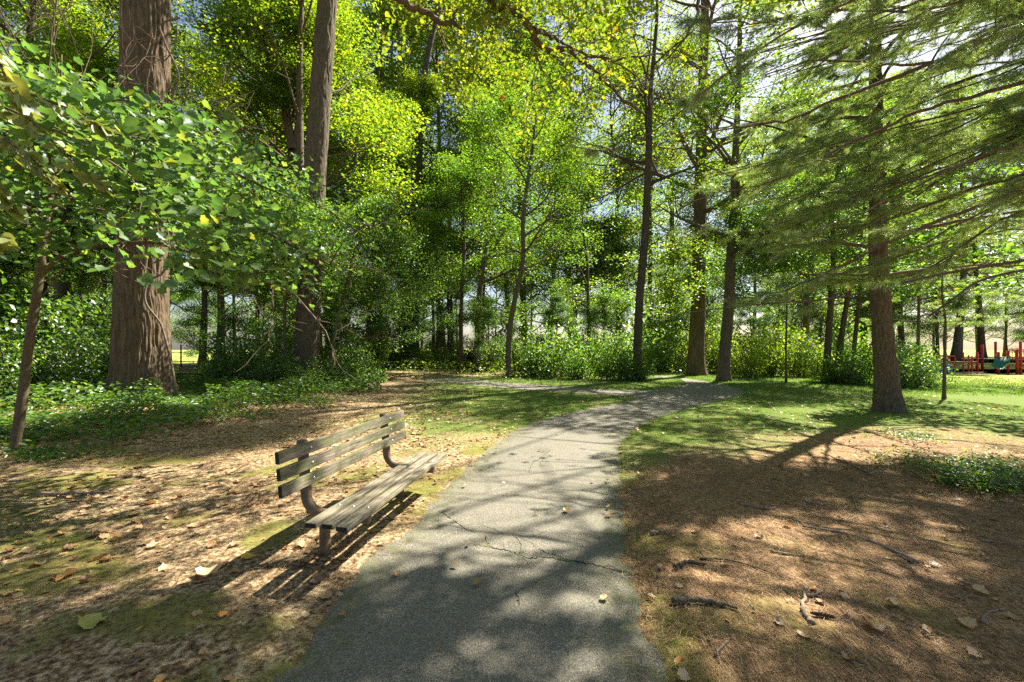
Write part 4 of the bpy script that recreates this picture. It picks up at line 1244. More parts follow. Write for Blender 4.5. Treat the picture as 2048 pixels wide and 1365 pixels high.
for row, (Y, n) in enumerate(((27, 8), (32, 9), (38, 10), (46, 11), (56, 12))):
    for i in range(n):
        x = (-1.42 + 2.5*(i+.5+g.uniform(-.35, .35))/n)*Y; y = Y + g.uniform(-2, 2)
        px = CX+FPX*x/y
        if 345 < px < 395 or px > (1780 if Y < 40 else 1700): continue
        if y < 29 and px > 1330 and g.random() < .3: continue
        if 355 < px < 520 and g.random() < .25: continue
        k = int(g.choice([0, 1, 2, 3, 4], p=[.27, .25, .2, .16, .12]))
        s_ = g.uniform(.85, 1.2)
        if px > 680 and Y < 30: continue
        if px > 680 and Y < 36: k = 4; s_ = g.uniform(.55, .8)
        if Y > 50: s_ *= 1.35
        if shades(k, x, y, s_) and g.random() < .85: continue
        place_tree(k, x, y, s_, g.uniform(0, 6.28), WL, 'woodland trees behind the paths')
L_T = ((560, 50, 1.6), (660, 52, 1.75), (740, 50, 1.8), (815, 53, 1.9), (885, 49, 1.75), (960, 54, 1.85), (1050, 51, 1.7), (1150, 55, 1.8), (1340, 54, 1.6), (1240, 56, 1.7), (440, 50, 1.5))
for i, (px, y, s) in enumerate(L_T):
    place_tree((0, 3, 1, 0, 3, 1, 0, 1, 3, 0, 1)[i], (px-CX)/FPX*y, y, s, i*1.9, order(L_T)[i]+'towering trees behind the slim trees', 'towering trees behind the slim trees')
for i in range(26):
    y = 72+g.uniform(-6, 6); x = (-1.35+2.2*(i+.5)/26)*y
    if 345 < CX+FPX*x/y < 392: continue
    place_tree(int(g.choice([4, 2, 4])), x, y, g.uniform(1.2, 1.7), g.uniform(0, 6.28), 'distant tree closing the view low between the woodland trunks', 'distant woodland edge')
for i in range(26):
    x = (50 if i < 13 else 62)+(i % 13)*8+g.uniform(-3, 3); y = (76 if i < 13 else 92)+g.uniform(-6, 6)
    place_tree(int(g.choice([0, 2, 4])), x, y, g.uniform(.8, 1.1), g.uniform(0, 6.28), 'tree in the belt beyond the sunny playground', 'trees beyond the playground')
for i, (x, y) in enumerate(((33, 44), (40, 46), (27.5, 41), (47, 48))):
    place_tree((4, 2, 4, 0)[i], x, y, (1.0, .75, .8, .7)[i], i*1.3, 'bushy tree shading the near side of the sunny meadow', 'trees at the meadow edge')

for i, (x, y, s) in enumerate(((46, 57, 1.5), (52, 60, 1.6), (59, 58, 1.5), (66, 61, 1.6), (73, 60, 1.5), (43, 64, 1.4), (61, 68, 1.7), (80, 66, 1.6))):
    place_tree((0, 3, 1, 0, 3, 1, 0, 1)[i], x, y, s, i*1.7+.4, 'tall tree past the meadow whose crown closes the sky behind the pine boughs', 'tall trees past the meadow')
L_U = ((1110, 26, .5), (1210, 26, .5), (1330, 33, .6), (1500, 27, .5), (1560, 29, .55), (740, 27, .5), (520, 21, .5), (450, 22, .55), (30, 19, .6), (150, 21, .6), (-60, 17, .6), (640, 26, .6), (870, 33, .7), (980, 27, .5))
for i, (px, y, s) in enumerate(L_U):
    if shades(4, (px-CX)/FPX*y, y, s) and px > 700: s *= .75
    place_tree(4, (px-CX)/FPX*y, y, s, i*2.1, order(L_U)[i]+'young bushy trees at the wood edge', 'understory saplings at the wood edge')

# ------------------------------------------------------------------ shrubs
def shrub_proto(seed, leaf, n, ls, ncl=40, name='shrub', tpl=LEAF_DIAMOND):
    g = np.random.default_rng(seed)
    t = thing(name, 'x', 'shrub', (0, 0, -100))
    st = MB(); cl = []
    for i in range(ncl):
        a = g.uniform(0, 6.28); rr = g.uniform(.0, .9)**.6
        h = g.uniform(.15, 1.0)*(1.0-.25*rr*rr)*g.uniform(.6, 1.25)
        e = np.array([math.cos(a)*rr, math.sin(a)*rr, h])
        s0 = np.array([math.cos(a)*rr*.25, math.sin(a)*rr*.25, -.05])
        tube(st, smooth_path([s0, (s0+e)/2+[0, 0, .15*h], e], 3), np.linspace(.014, .004, 7), 3, False)
        cl.append(np.r_[e, 1]); cl.append(np.r_[s0*.4+e*.6, 1])
    part('stems', st, M['twig'], t, (0, 0, 0))
    lm = MB(); pp = clump_points(cl, n, .24, g, .75); pp = pp[pp[:, 2] > .01]
    leaves(lm, tpl, pp, ls, .3, .65, g=g)
    part('foliage', lm, M[leaf], t, (0, 0, 0))
    return t
sh = [shrub_proto(501, 'leaf_mid', 48, .078, 26), shrub_proto(502, 'leaf_low', 48, .078, 26), shrub_proto(503, 'leaf_tall', 46, .08, 26), shrub_proto(504, 'leaf_low', 44, .075, 26, tpl=LEAF_OVAL)]
def shrub(k, px, py, wpx, hpx, label, group):
    b = G(px, py)
    if (1, k) in used_p:
        p = sh[k]; r_ = p.copy(); C.objects.link(r_)
        for ch in p.children:
            c_ = ch.copy(); C.objects.link(c_); c_.parent = r_
    else:
        used_p.add((1, k)); r_ = sh[k]
    s = wpx/2*b[1]/FPX; hh = hpx*b[1]/FPX
    r_.location = (b[0], b[1], b[2]); r_.rotation_euler = (0, 0, g.uniform(0, 6.28)); r_.scale = (s, s, hh)
    r_['label'] = label; r_['group'] = group
S1 = ('bright yellow-green shrubs along the main path bend', 'sunlit shrubs behind the main path bend')
L_S = ((1310, 746, 120, 90), (1350, 743, 90, 80), (1330, 738, 120, 130), (1425, 748, 80, 80), (1500, 757, 90, 95), (1545, 755, 100, 110), (1600, 756, 100, 85), (1480, 748, 130, 110), (1640, 752, 100, 90), (1560, 744, 140, 120), (1705, 754, 80, 80), (1300, 735, 160, 150), (1420, 738, 140, 120))
for (px, py, w_, h_), od in zip(L_S, order(L_S)):
    shrub(2 if g.random() < .6 else 0, px, py, w_, h_, od+S1[0], S1[1])
S2 = ('dark green shrubs right of the bowed slim tree', 'thicket shrubs between the slim trees and the pole tree')
L_S = ((1060, 754, 100, 70), (1110, 757, 110, 110), (1165, 760, 110, 90), (1215, 762, 100, 100), (1255, 762, 80, 70), (1130, 748, 140, 100), (1200, 750, 130, 90), (1065, 742, 110, 80), (1290, 764, 50, 50), (1240, 748, 90, 70))
for (px, py, w_, h_), od in zip(L_S, order(L_S)):
    shrub(int(g.integers(0, 2)), px, py, w_, h_, od+S2[0], S2[1])
S3 = ('low shrubs under the dark trunks left of the pine', 'shrubs in the dark cluster left of the pine')
L_S = ((1660, 768, 90, 60), (1690, 771, 80, 70), (1725, 768, 90, 85), (1715, 756, 110, 120))
for (px, py, w_, h_), od in zip(L_S, order(L_S)):
    shrub(0, px, py, w_, h_, od+S3[0], S3[1])
S4 = ('rounded bushes between the pine and the lone lawn maple', 'bushes behind the pine')
L_S = ((1815, 778, 110, 70), (1850, 776, 90, 60), (1790, 772, 100, 95), (1830, 768, 110, 80))
for (px, py, w_, h_), od in zip(L_S, order(L_S)):
    shrub(1, px, py, w_, h_, od+S4[0], S4[1])
S5 = ('low bushes around the grey trunk behind the bench', 'bushes around the grey trunk')
L_S = ((690, 768, 110, 80), (730, 760, 90, 60), (650, 775, 90, 60), (540, 778, 130, 110), (480, 772, 130, 100), (430, 768, 90, 45), (590, 780, 80, 50), (520, 760, 150, 120), (460, 752, 100, 90), (700, 755, 100, 90))
for (px, py, w_, h_), od in zip(L_S, order(L_S)):
    shrub(int(g.choice([1, 3])), px, py, w_, h_, od+S5[0], S5[1])
S6 = ('shaded shrubs around the huge furrowed trunk', 'brush behind the huge trunk')
L_S = ((40, 800, 150, 130), (120, 790, 150, 120), (190, 780, 130, 110), (-60, 800, 180, 160), (150, 765, 200, 170), (60, 765, 220, 190), (230, 752, 160, 130), (-120, 780, 300, 260), (330, 752, 50, 35))
for (px, py, w_, h_), od in zip(L_S, order(L_S)):
    shrub(int(g.choice([1, 3, 0])), px, py, w_, h_, od+S6[0], S6[1])
S7 = ('low shrubs between trunks beyond the side path', 'brush beyond the side path')
L_S = ((770, 735, 120, 60), (860, 728, 120, 35), (905, 738, 80, 45), (985, 745, 80, 65), (940, 736, 80, 60), (1000, 738, 120, 130), (830, 738, 60, 45), (760, 722, 150, 110), (880, 715, 130, 50))
for (px, py, w_, h_), od in zip(L_S, order(L_S)):
    shrub(int(g.choice([0, 1, 2])), px, py, w_, h_, od+S7[0], S7[1])
# ------------------------------------------------------------------ ground cover, grass, litter
g = np.random.default_rng(600)
def scatter_px(n, fn, x0, x1, y0, y1):
    """ground points with density fn"""
    x = g.uniform(x0, x1, n); y = g.uniform(y0, y1, n)
    k = g.random(n) < fn(x, y)
    return x[k], y[k]
def cover_density(x, y):
    px, py = ppx(x, y)
    lim = np.interp(px, [-400, 0, 150, 300, 450, 600, 760, 800], [940, 915, 895, 880, 850, 815, 780, 740])
    n = fbm(x*1.1, y*1.1, 0, 3, 5)
    d = sstep(lim+14, lim-22, py + (n-.5)*60)*(.35+.65*sstep(.38, .55, n))
    d = d*(px < 775) + (px < 20)*0
    return np.clip(d, 0, 1)
lm = MB()
x, y = scatter_px(125000, cover_density, -17, -1, 6, 22)
n1 = fbm(x*.8+3, y*.8, 0, 3, 15)
h = (.05 + .55*sstep(.30, .65, n1)*g.random(len(x))**1.0*sstep(7, 11, y) + .16*g.random(len(x)))
gapm = (np.abs(ppx(x, y)[0]-368) < 45)
h = np.where(gapm, np.minimum(h, .2), h)
leaves(lm, LEAF_OVAL, np.c_[x, y, ground_z(x, y)+h], .085+.002*y, .25, .5, g=g)
single('ground_cover', lm, M['leaf_low'], 'low leafy ivy and honeysuckle carpet around the left trunks', 'ground cover', kind='stuff')

lm = MB()
def wcov(x, y):
    px, py = ppx(x, y)
    far = (px > 740) & (px < 1290) & (y > 21)
    rr = (px > 1290) & (px < 1790) & (y > 24.5) & (x < y*.88)
    return np.where(far | rr | ((px <= 740) & (y > 24)), 1.0, 0.0)*(np.abs(px-368) > 30)
x, y = scatter_px(60000, wcov, -45, 40, 20, 45)
sd_ = poly_sd(x, y, outline); k = sd_ > .8; x, y = x[k], y[k]
leaves(lm, LEAF_DIAMOND, np.c_[x, y, ground_z(x, y)+g.random(len(x))**1.5*.75], .15, .2, .6, g=g)
single('undergrowth', lm, M['leaf_tall'], 'sunlit mixed undergrowth covering the woodland floor beyond the paths', 'undergrowth', kind='stuff')

def weedpatch(px, py, rx, ry, n, ls, hh, label, leaf='leaf_low', tpl=LEAF_OVAL):
    c = G(px, py)
    dx = G(px+rx, py)[0]-c[0]; dy = abs(G(px, py-ry)[1]-c[1])
    a = g.uniform(0, 6.28, n); rr = np.sqrt(g.random(n))
    cx = g.normal(0, .55, (14, 2)); pick = cx[g.integers(0, 14, n)]
    xx = c[0]+dx*(pick[:, 0]*.9+np.cos(a)*rr*.35); yy = c[1]+dy*(pick[:, 1]*.7+np.sin(a)*rr*.35)
    mb = MB(); leaves(mb, tpl, np.c_[xx, yy, ground_z(xx, yy)+g.random(n)*hh+.02], ls, .3, .5, g=g)
    return single('weed_patch', mb, M[leaf], label, 'plant', kind='stuff')
weedpatch(2010, 985, 120, 40, 2600, .055, .22, 'lush green weeds at the right edge in front of the sunny grass')
weedpatch(1900, 935, 170, 28, 1500, .045, .12, 'thin bright weeds scattered at the lawn edge on the right')
weedpatch(80, 915, 110, 18, 900, .055, .10, 'low clover-like weeds under the leaning sapling')
weedpatch(1810, 880, 90, 14, 500, .05, .10, 'small weeds in the mulch below the pine')

# grass blades
def blades(mb, x, y, hgt, wd, lean=.5):
    n = len(x)
    z = ground_z(x, y) + .004
    a = g.uniform(0, 6.28, n); s = np.c_[np.cos(a), np.sin(a), np.zeros(n)]
    b = np.c_[x, y, z]
    hh = hgt*g.uniform(.5, 1.3, n)
    tip = b + np.c_[g.normal(0, lean, n)*hh, g.normal(0, lean, n)*hh, hh]
    W = (wd*g.uniform(.7, 1.3, n))[:, None]
    mid = b*.45+tip*.55; mid[:, 2] += hh*.12
    v = np.stack([b-s*W/2, b+s*W/2, mid+s*W*.35, tip, mid-s*W*.35], 1).reshape(-1, 3)
    k = np.arange(n)[:, None]*5
    r = np.clip(g.beta(2, 2.5, n), 0, 1)
    mb.add(v, np.c_[k+4, k+2, k+3], np.c_[k, k+1, k+2, k+4], r, r)
def lawn_at(x, y):
    sd_ = poly_sd(x, y, outline)
    l, m_, nn_ = zones(x, y, sd_)
    pt = fbm(x*1.7, y*1.7, 0, 4, 33)
    return np.where(sd_ > .03, l*(.15+.85*sstep(.34, .56, pt)), 0)
gb = MB()
for (x0, x1, y0, y1, n, hh, ww) in ((-6, 9, 4.5, 9.5, 90000, .045, .0045), (-6, 14, 9.5, 15, 110000, .055, .008), (-8, 22, 15, 24, 90000, .07, .014), (8, 34, 15, 30, 50000, .09, .024)):
    x, y = scatter_px(n, lawn_at, x0, x1, y0, y1)
    k = (np.abs(x/y) < 1.3)
    blades(gb, x[k], y[k], hh, ww)
single('grass', gb, M['grass'], 'short patchy lawn grass either side of the path junction', 'grass', kind='stuff')
gb = MB()
for px, py, n, hh in ((50, 1060, 70, .13), (130, 1095, 50, .11), (165, 1050, 60, .08), (20, 1085, 50, .10), (1555, 1100, 130, .06), (1590, 1105, 120, .05), (1715, 1145, 40, .06), (1745, 1240, 40, .05), (1745, 1345, 50, .05), (1740, 1060, 50, .05),
                      (990, 940, 40, .04), (300, 1000, 60, .05), (75, 1010, 60, .07), (10, 1240, 40, .08), (1900, 1120, 40, .05), (755, 965, 30, .05), (1270, 1060, 60, .04), (1310, 1170, 60, .03), (1275, 1110, 60, .03), (320, 1120, 50, .04), (700, 800, 90, .10), (730, 795, 90, .10)):
    c = G(px, py)
    blades(gb, c[0]+g.normal(0, .07+.01*c[1], n), c[1]+g.normal(0, .07+.01*c[1], n), hh, .005, .7)
# moss and grass fringe along the asphalt edge
for i in range(len(outline)-4):
    a_, b_ = outline[i], outline[i+1]
    if a_[1] < 1.6 or a_[1] > 12: continue
    L = np.linalg.norm(b_-a_); n = int(L*60*fbm(a_[0]*.9, a_[1]*.9, 0, 3, 44)*1.5)
    t_ = g.random(n)[:, None]
    q = a_*(1-t_)+b_*t_+g.normal(0, .035, (n, 2))
    blades(gb, q[:, 0], q[:, 1], .022, .004, .8)
single('grass_tufts', gb, M['grass'], 'sparse grass tufts growing out of the bare litter beside the path', 'grass', kind='stuff')

# pine straw, right side mostly
def straw(mb, x, y, ln, wd):
    n = len(x); z = ground_z(x, y)+.028+g.random(n)*.022
    a = g.uniform(0, 6.28, n); L = ln*g.uniform(.5, 1.2, n)
    d = np.c_[np.cos(a)*L, np.sin(a)*L, g.normal(0, .10, n)*L]
    s = np.c_[-np.sin(a), np.cos(a), np.zeros(n)]*(wd/2)
    b = np.c_[x, y, z]; m2 = b+d*.5+np.c_[-np.sin(a), np.cos(a), np.zeros(n)]*(g.normal(0, .10, n)*L)[:, None]
    v = np.stack([b-s, b+s, m2+s, b+d+s*.4, b+d-s*.4, m2-s], 1).reshape(-1, 3)
    k = np.arange(n)[:, None]*6; r = g.random(n)
    mb.add(v, None, np.vstack([np.c_[k, k+1, k+2, k+5], np.c_[k+5, k+2, k+3, k+4]]), None, np.r_[r, r])
sb = MB()
def ndl(x, y):
    sd_ = poly_sd(x, y, outline); l, m_, nn_ = zones(x, y, sd_)
    c = sstep(.38, .55, fbm(x*2.2, y*2.2, 0, 3, 61))
    return np.where(sd_ > .02, np.clip(nn_*(.4+.6*c), 0, 1) + .30*c*(x < 0)*(l < .4), .006+.30*sstep(-.30, 0, sd_)*sstep(.42, .6, fbm(x*1.5, y*1.5, 0, 3, 62)))
x, y = scatter_px(105000, ndl, -3.5, 7, 1.6, 6)
straw(sb, x, y, .085, .0022)
x, y = scatter_px(60000, ndl, -7, 9, 6, 10)
straw(sb, x, y, .095, .004)
single('pine_straw', sb, M['straw'], 'reddish brown fallen pine needles covering the bare ground', 'pine needles', kind='stuff')

# leaf litter: a curled dead leaf
def curled(kind, curl):
    v, f = kind
    v = v.copy()
    v[:, 1] -= .45
    v[:, 2] = .55*curl*(np.abs(v[:, 0])**1.3) + .5*curl*np.maximum(v[:, 1], 0)**1.5 + .25*curl*(np.sin(v[:, 0]*9+v[:, 1]*7))*.3
    return v, f
lb = MB()
def lit(x, y):
    sd_ = poly_sd(x, y, outline); n = fbm(x*.8, y*.8, 0, 3, 81)
    return np.where(sd_ > 0, .25+.75*sstep(.4, .6, n), .02+.25*sstep(-.35, 0, sd_))*np.where(x < 0, 1.0, .55)*np.where((x > 1) & (y > 7), .35, 1)
for k, cu in enumerate((.5, .9, 1.5)):
    x, y = scatter_px(2600, lit, -9, 8, 1.6, 12)
    q = np.c_[x, y, ground_z(x, y)+.035]
    leaves(lb, curled((LEAF_MAPLE, LEAF_OVAL, LEAF_MAPLE)[k], cu), q, .062, 0, .25, rnd=g.random(len(q))**1.2*.75, g=g)
x, y = scatter_px(5200, lambda x, y: cover_density(x, y-.0)*.5+.5*(ppx(x, y)[1] < 900), -14, -1, 6, 16)
leaves(lb, curled(LEAF_MAPLE, .9), np.c_[x, y, ground_z(x, y)+.04], .075, 0, .35, rnd=g.random(len(x))*.7, g=g)
x, y = scatter_px(1500, lambda x, y: lawn_at(x, y), -6, 14, 8, 18)
leaves(lb, curled(LEAF_MAPLE, .9), np.c_[x, y, ground_z(x, y)+.06], .07, 0, .35, rnd=g.random(len(x))*.8, g=g)
single('leaf_litter', lb, M['dry_leaf'], 'small scattered dead leaves on the ground either side of the path', 'leaf litter', kind='stuff')

tw = MB()
def twd(x, y):
    return np.where(poly_sd(x, y, outline) > .05, np.where(x > 0, 1.0, .45), .01)
x, y = scatter_px(620, twd, -6, 7, 1.7, 8.5)
for i in range(len(x)):
    L = g.uniform(.05, .28)*(1 if g.random() < .8 else 1.8); a_ = g.uniform(0, 6.28); r_ = g.uniform(.0015, .0045)
    p0 = np.array([x[i], y[i], float(ground_z(x[i], y[i]))+.036]); dv = np.array([math.cos(a_), math.sin(a_), 0])*L
    pm = p0+dv*.5+np.array([-dv[1], dv[0], 0])*g.normal(0, .12)+[0, 0, g.uniform(0, .02)]
    tube(tw, smooth_path([p0, pm, p0+dv], 3), np.linspace(r_, r_*.6, 7), 4, False)
single('twig_litter', tw, M['deadwood'], 'thin broken twigs strewn over the bare ground by the path', 'twigs', kind='stuff')

# the fallen leaves one can point at
def fallen(px, py, wpx, tone, label, group=None, kind=0, seed=0, curl=1.0):
    gg = np.random.default_rng(seed+9000)
    c = G(px, py); s = wpx*c[1]/FPX*.78
    sd1 = float(poly_sd(np.array([c[0]]), np.array([c[1]]), outline)[0])
    mb = MB(); v, f = curled((LEAF_MAPLE, LEAF_OVAL, LEAF_HEART)[kind], curl)
    leaves(mb, (v, f), [c+[0, 0, (.016 if sd1 < 0 else .035)+.05*s]], s, 0, .25, rnd=np.array([tone]), g=gg)
    stem = c*0
    a = gg.uniform(0, 6.28)
    tube(mb, [c+[0, 0, .03], c+[math.cos(a)*s*.4, math.sin(a)*s*.4, .045], c+[math.cos(a)*s*.7, math.sin(a)*s*.8, .03]], .0015, 3, False)
    single('fallen_leaf', mb, M['dry_leaf'], label, 'leaf', group, origin=tuple(c))
gl, gr_ = 'brown leaves on the ground left of the bench', 'tan leaves on the needle litter right of the path'
specL = [(425, 1104, 34, .80, 'crumpled orange-brown leaf standing proud on the mossy dirt left of the bench shadow'),
         (415, 1160, 55, .62, 'broad tan leaf lying inside the backrest shadow'),
         (182, 1262, 55, .98, 'curled pale green leaf near the lower left corner'),
         (446, 1243, 22, .80, 'small orange leaf on dirt left of the path shade'),
         (494, 1126, 28, .90, 'yellow leaf on the edge of the bench shadow band'),
         (632, 1164, 26, .78, 'orange leaf at the end of the bench seat shadow'),
         (792, 1154, 20, .76, 'small orange-red leaf on the asphalt below the bench'),
         (1132, 1026, 17, .78, 'small orange-red leaf alone on the asphalt right of the bench'),
         (1208, 1202, 27, .55, 'pale ragged leaf on the asphalt near the right edge'),
         (1356, 1338, 34, .80, 'large curled orange-brown leaf at the bottom beside the path edge'),
         (1628, 1190, 28, .76, 'reddish leaf against the forked stick'),
         (1640, 1215, 26, .45, 'pinkish tan leaf just right of the forked stick'),
         (1958, 1194, 34, .66, 'golden curled leaf near the right edge of the needle litter'),
         (685, 1234, 14, .80, 'tiny orange leaf on the asphalt edge at bottom left of the path'),
         (1079, 903, 8, .55, 'tiny pale leaf on the sunny asphalt past the bench'),
         (945, 1107+0, 16, .1, 'tiny dark scrap of leaf by the asphalt crack')]
for i, s_ in enumerate(specL[:-1]):
    fallen(*s_, seed=i, kind=(1 if 'curled' in s_[4] and i % 2 else 0), curl=1.2)
for i, (px, py, w_) in enumerate(((80, 1140, 40), (130, 1165, 40), (205, 1075, 40), (240, 1085, 36), (215, 1130, 34), (310, 990, 28), (300, 1015, 26), (360, 1000, 26), (60, 1110, 30), (305, 1103, 26), (330, 1135, 34), (270, 1052, 30), (390, 1060, 30), (470, 990, 24), (440, 1020, 26),
                                  (150, 980, 26), (330, 1150, 30), (85, 1225, 28), (620, 1130, 30), (605, 1100, 26), (512, 1012, 22))):
    fallen(px, py, w_, float(g.uniform(.3, .75)), 'dry brown or tan leaf on the dappled dirt left of the bench', gl, seed=50+i, curl=g.uniform(.8, 1.6))
for i, (px, py, w_) in enumerate(((1575, 1060, 22), (1470, 1100, 24), (1745, 1270, 48), (1855, 1275, 44), (1785, 1222, 30), (1820, 1236, 30), (1612, 1285, 36), (1450, 1140, 26), (1680, 1045, 20), (1855, 1145, 28), (1320, 1143, 18), (1455, 1255, 26), (1560, 1258, 26),
                                  (1805, 1255, 20), (1935, 1262, 34), (1975, 1345, 34), (1700, 1335, 36), (1990, 1212, 26), (1930, 1070, 22), (1340, 1010, 18))):
    fallen(px, py, w_, float(g.uniform(.25, .7)), 'curled tan leaf on the needle litter right of the path', gr_, kind=int(i % 2), seed=90+i, curl=g.uniform(1.0, 2.0))

# sticks
def stick(pts, wpx, label, name='fallen_stick', cat='stick', forks=(), mat='deadwood', seed=0):
    gg = np.random.default_rng(seed+700)
    mb = MB()
    base = G(*pts[0])
    def run(pp, w0, w1):
        q = [G(a, b)+[0, 0, 0] for a, b in pp]
        r0 = .8*w0*q[0][1]/FPX/2; r1 = .8*w1*q[-1][1]/FPX/2
        q = [p+[0, 0, .035+r0*.6] for p in q]
        sp = smooth_path(q, 6); sp[1:-1] += gg.normal(0, r0*.28, (len(sp)-2, 3))*[1, 1, .5]
        rr = np.linspace(r0, r1, len(sp))*gg.uniform(.82, 1.18, len(sp))
        tube(mb, sp, rr, 8)
    run(pts, wpx, wpx*.45)
    for f in forks: run(f, wpx*.6, wpx*.25)
    single(name, mb, M[mat], label, cat, origin=tuple(base), smooth=True)
stick([(1835, 1137), (1760, 1100), (1690, 1078), (1605, 1062)], 11, 'long dark dead branch lying across the litter right of the path', forks=[[(1825, 1135), (1800, 1122), (1785, 1120)]])
stick([(1745, 957), (1700, 935), (1642, 911)], 7, 'pale dead branch at the shaded edge of the sunny lawn', forks=[[(1700, 935), (1680, 918), (1672, 912)]])
stick([(1624, 1264), (1608, 1235), (1612, 1186)], 16, 'thick forked stick beside the pine cone', forks=[[(1613, 1205), (1632, 1202), (1646, 1193)]], seed=3)
stick([(1345, 1217), (1400, 1215), (1475, 1232)], 18, 'thick mossy root surfacing by the right path edge', 'tree_root', 'root', mat='bark_grey', seed=4)
stick([(1541, 1113), (1570, 1118), (1607, 1122)], 7, 'short straight stick left of the grass tuft', seed=5)
stick([(1964, 1258), (1975, 1240), (2008, 1230)], 8, 'hooked bare twig near the right edge', seed=6)
stick([(75, 997), (150, 996), (216, 993)], 11, 'rotting log piece on the dirt near the left edge', seed=7)
stick([(1350, 1146), (1375, 1137), (1410, 1140)], 12, 'short bowed root by the right path edge', 'tree_root', 'root', mat='bark_grey', seed=8)
stick([(1490, 1018), (1520, 1024), (1552, 1027)], 7, 'dark stick in the shade near the path edge', seed=9)
stick([(1430, 1325), (1445, 1308), (1462, 1292)], 9, 'short grey stick at the bottom right of the path', seed=10)
stick([(1400, 1128), (1450, 1130), (1500, 1142), (1550, 1160)], 6, 'thin crooked root running right from the bowed root', 'tree_root', 'root', mat='bark_grey', seed=11)
stick([(1615, 1012), (1650, 1020), (1665, 1027)], 6, 'brown stick lying below the dead branch', seed=12)
stick([(1705, 995), (1710, 1015), (1716, 1030)], 5, 'upright curved twig in the shade', seed=13)
stick([(1960, 1090), (2000, 1095), (2046, 1102)], 6, 'thin sticks at the right edge of the litter', seed=14)
stick([(1635, 1300), (1680, 1320), (1735, 1345)], 6, 'thin dark twig below the forked stick', seed=15)
stick([(1300, 1076), (1320, 1073), (1334, 1074)], 9, 'smooth pale stick close to the asphalt edge', seed=16)
stick([(520, 1142), (545, 1128), (560, 1112)], 2.5, 'fine pale twig in the seat shadow', seed=17)
stick([(230, 912), (330, 905), (480, 880)], 4, 'long thin twig on the dirt behind the bench', seed=18)
stick([(1560, 1185), (1590, 1205), (1605, 1222)], 3, 'fine twig left of the forked stick', seed=19)
# pine cone
def cone():
    c = G(1643, 1248)+[0, 0, .055]; mb = MB(); gg = np.random.default_rng(3)
    L, Rr = .115, .022
    ax_ = unit([.9, -.35, 0]); u = np.array([0, 0, 1.]); v_ = np.cross(ax_, u)
    tube(mb, [c+ax_*(-L/2), c+ax_*(L/2)], .008, 6)
    for k in range(70):
        t_ = k/69; a = k*2.4
        rr = Rr*math.sin(math.pi*(.12+.8*t_))
        rd = u*math.cos(a)+v_*math.sin(a)
        p = c+ax_*(L*(t_-.5)); e = p+rd*rr+ax_*.012; s = np.cross(rd, ax_)*.009
        mb.add([p, p+(e-p)*.6+s, e, p+(e-p)*.6-s], None, [(0, 1, 2, 3)])
    single('pine_cone', mb, M['bark_dark'], 'long dark pine cone right of the forked stick', 'pine cone', origin=tuple(c))
cone()
# vines on the huge trunk
def vine():
    base = G(284, 800); gg = np.random.default_rng(8)
    for label, pts, w_ in (('woody vine climbing and curling up the front of the huge furrowed trunk', [(330, 795), (308, 700), (290, 640), (275, 600), (278, 560), (300, 520), (310, 430), (300, 330), (305, 180), (318, 120), (300, 60), (292, 20), (330, 5)], 3.0),
                           ('fine pale vine looping off the right side of the huge furrowed trunk', [(300, 78), (285, 60), (262, 45), (262, 70), (290, 95), (315, 60), (318, 20), (312, 0)], 1.6)):
        mb = MB(); yy = base[1]-.80
        q = smooth_path([P(a, b, yy-.10-.02*i % .2) for i, (a, b) in enumerate(pts)], 6)
        c = P(284, 500, base[1]); 
        # wrap on the trunk surface
        for i in range(len(q)):
            rr = np.interp(q[i, 2], [0, 1, 4, 12], [1.12, .98, .94, .84])+.02
            dx = q[i, 0]-np.interp(q[i, 2], [0, 13], [G(284, 800)[0], P(293, 0, base[1])[0]])
            dx = np.clip(dx, -rr*.9, rr*.9)
            q[i, 1] = base[1]-math.sqrt(max(rr*rr-dx*dx, 0))
        tube(mb, q, w_*base[1]/FPX/2*1.3, 6)
        single('vine', mb, M['vine'], label, 'vine', origin=tuple(base), smooth=True)
vine()

# ------------------------------------------------------------------ playground
def paint(name, c, rough=.45):
    m, n, out = newmat(name)
    f = noise(n, coords(n), 6, 4, .6)
    principled(n, out, ramp(n, f, [(.3, tuple(k*.8 for k in c)), (.7, c)]).outputs[0], rough, spec=.4)
    return m
RED, GRN, BLU, TAN, DRK = paint('red_paint', (.55, .035, .03)), paint('green_paint', (.03, .17, .10)), paint('blue_paint', (.03, .10, .50)), paint('tan_paint', (.50, .40, .22)), paint('dark_paint', (.05, .05, .055))
def box(mb, c, s, rz=0.0):
    c = np.array(c); s = np.array(s)/2
    v = np.array([[a, b, d] for a in (-1, 1) for b in (-1, 1) for d in (-1, 1)])*s
    v = v @ np.array([[math.cos(rz), math.sin(rz), 0], [-math.sin(rz), math.cos(rz), 0], [0, 0, 1]])
    mb.add(v+c, None, [(0, 1, 3, 2), (4, 6, 7, 5), (0, 4, 5, 1), (2, 3, 7, 6), (0, 2, 6, 4), (1, 5, 7, 3)])
PY = 34.0
def X_(px, Y=PY): return (px-CX)/FPX*Y
pz = float(ground_z(X_(2000), PY))
pg = thing('playground_tower', 'red playground tower with green slide at the far right edge', 'playground', (X_(2030), PY, pz))
for i, (px, hpx, dy) in enumerate(((1997, 45, 0), (2016, 48, 0), (2034, 52, 0), (2047, 66, .2), (2060, 64, 0), (2020, 60, 2), (2048, 66, 2), (2003, 44, 1.8))):
    mb = MB(); h_ = hpx/FPX*PY; x_ = X_(px)
    tube(mb, [(x_, PY+dy, pz-.1), (x_, PY+dy, pz+h_)], .085, 10); part('post', mb, RED, pg)
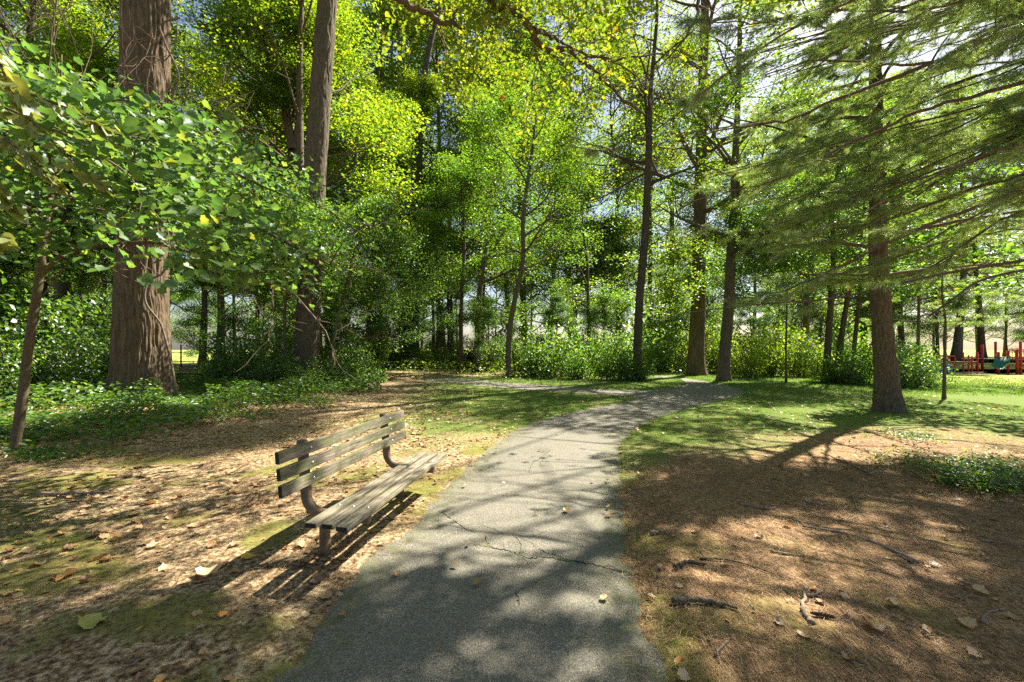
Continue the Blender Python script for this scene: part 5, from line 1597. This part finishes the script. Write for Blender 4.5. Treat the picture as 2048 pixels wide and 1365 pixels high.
for x0, x1, h_ in ((1997, 2048, 1.35), (2016, 2060, 1.95)):
    mb = MB()
    for k in range(9):
        x_ = X_(x0)+(X_(x1)-X_(x0))*k/8; tube(mb, [(x_, PY-.1, pz+h_-.75), (x_, PY-.1, pz+h_)], .018, 6)
    for hh in (h_-.75, h_): tube(mb, [(X_(x0), PY-.1, pz+hh), (X_(x1), PY-.1, pz+hh)], .025, 6)
    part('railing', mb, RED, pg)
mb = MB(); box(mb, ((X_(2000)+X_(2060))/2, PY+1, pz+1.15), (X_(2060)-X_(2000), 2.2, .09)); part('platform', mb, DRK, pg)
mb = MB(); q = smooth_path([(X_(2006), PY-.1, pz+1.35), (X_(1998), PY-.3, pz+1.05), (X_(1990), PY-.5, pz+.6), (X_(1982), PY-.6, pz+.42)], 6)
d_, U_, V_ = frames(q)
rg = []
for i in range(len(q)):
    sd0 = unit(np.cross(d_[i], [0, 0, 1])); up_ = np.cross(sd0, d_[i])
    rg.append([q[i]+sd0*.42*math.cos(a)+up_*(.42*(1-math.sin(a))) for a in np.linspace(0, math.pi, 9)])
rg = np.array(rg).reshape(-1, 3); n9 = len(q)
I9 = [(i*9+j, i*9+j+1, (i+1)*9+j+1, (i+1)*9+j) for i in range(n9-1) for j in range(8)]
mb.add(rg, None, I9); part('slide', mb, GRN, pg)
sw = thing('climbing_frame', 'row of red poles with horizontal bars in the playground left of the slide', 'climbing frame', (X_(1930), PY+1, pz))
for px, hp in ((1901, 40), (1909, 36), (1917, 38), (1924, 36), (1936, 34), (1953, 44), (1964, 38), (1971, 36), (1983, 40)):
    mb = MB(); tube(mb, [(X_(px), PY+1, pz-.1), (X_(px), PY+1, pz+hp/FPX*PY)], .06, 8); part('post', mb, RED, sw)
mb = MB(); tube(mb, [(X_(1917), PY+1, pz+.95), (X_(1983), PY+1, pz+.95)], .045, 6); part('bar', mb, TAN, sw)
mb = MB(); tube(mb, [(X_(1901), PY+1, pz+1.45), (X_(1936), PY+1, pz+1.4)], .05, 6); part('bar', mb, RED, sw)
mb = MB(); box(mb, (X_(1946), PY+.6, pz+.05), (X_(1990)-X_(1905), .14, .22)); part('timber_edging', mb, M['deadwood'], sw)
bl = MB()
bc = np.array([X_(1899), PY+.5, pz])
tube(bl, smooth_path([bc+[-.35, 0, .15], bc+[-.1, 0, .55], bc+[.35, 0, .62], bc+[.6, 0, .2]], 4), .16, 10)
box(bl, bc+[.1, 0, .3], (.5, .3, .5))
single('spring_rider', bl, BLU, 'small blue play seat at the left end of the red poles', 'play equipment', origin=tuple(bc))
# signpost seen in front of the far road
mb = MB(); c = G(362, 735); tube(mb, [c-[0, 0, .1], c+[0, 0, 45/FPX*c[1]]], .05, 8)
single('wooden_post', mb, M['bark_dark'], 'dark upright post in front of the far road right of the huge trunk', 'post', origin=tuple(c))
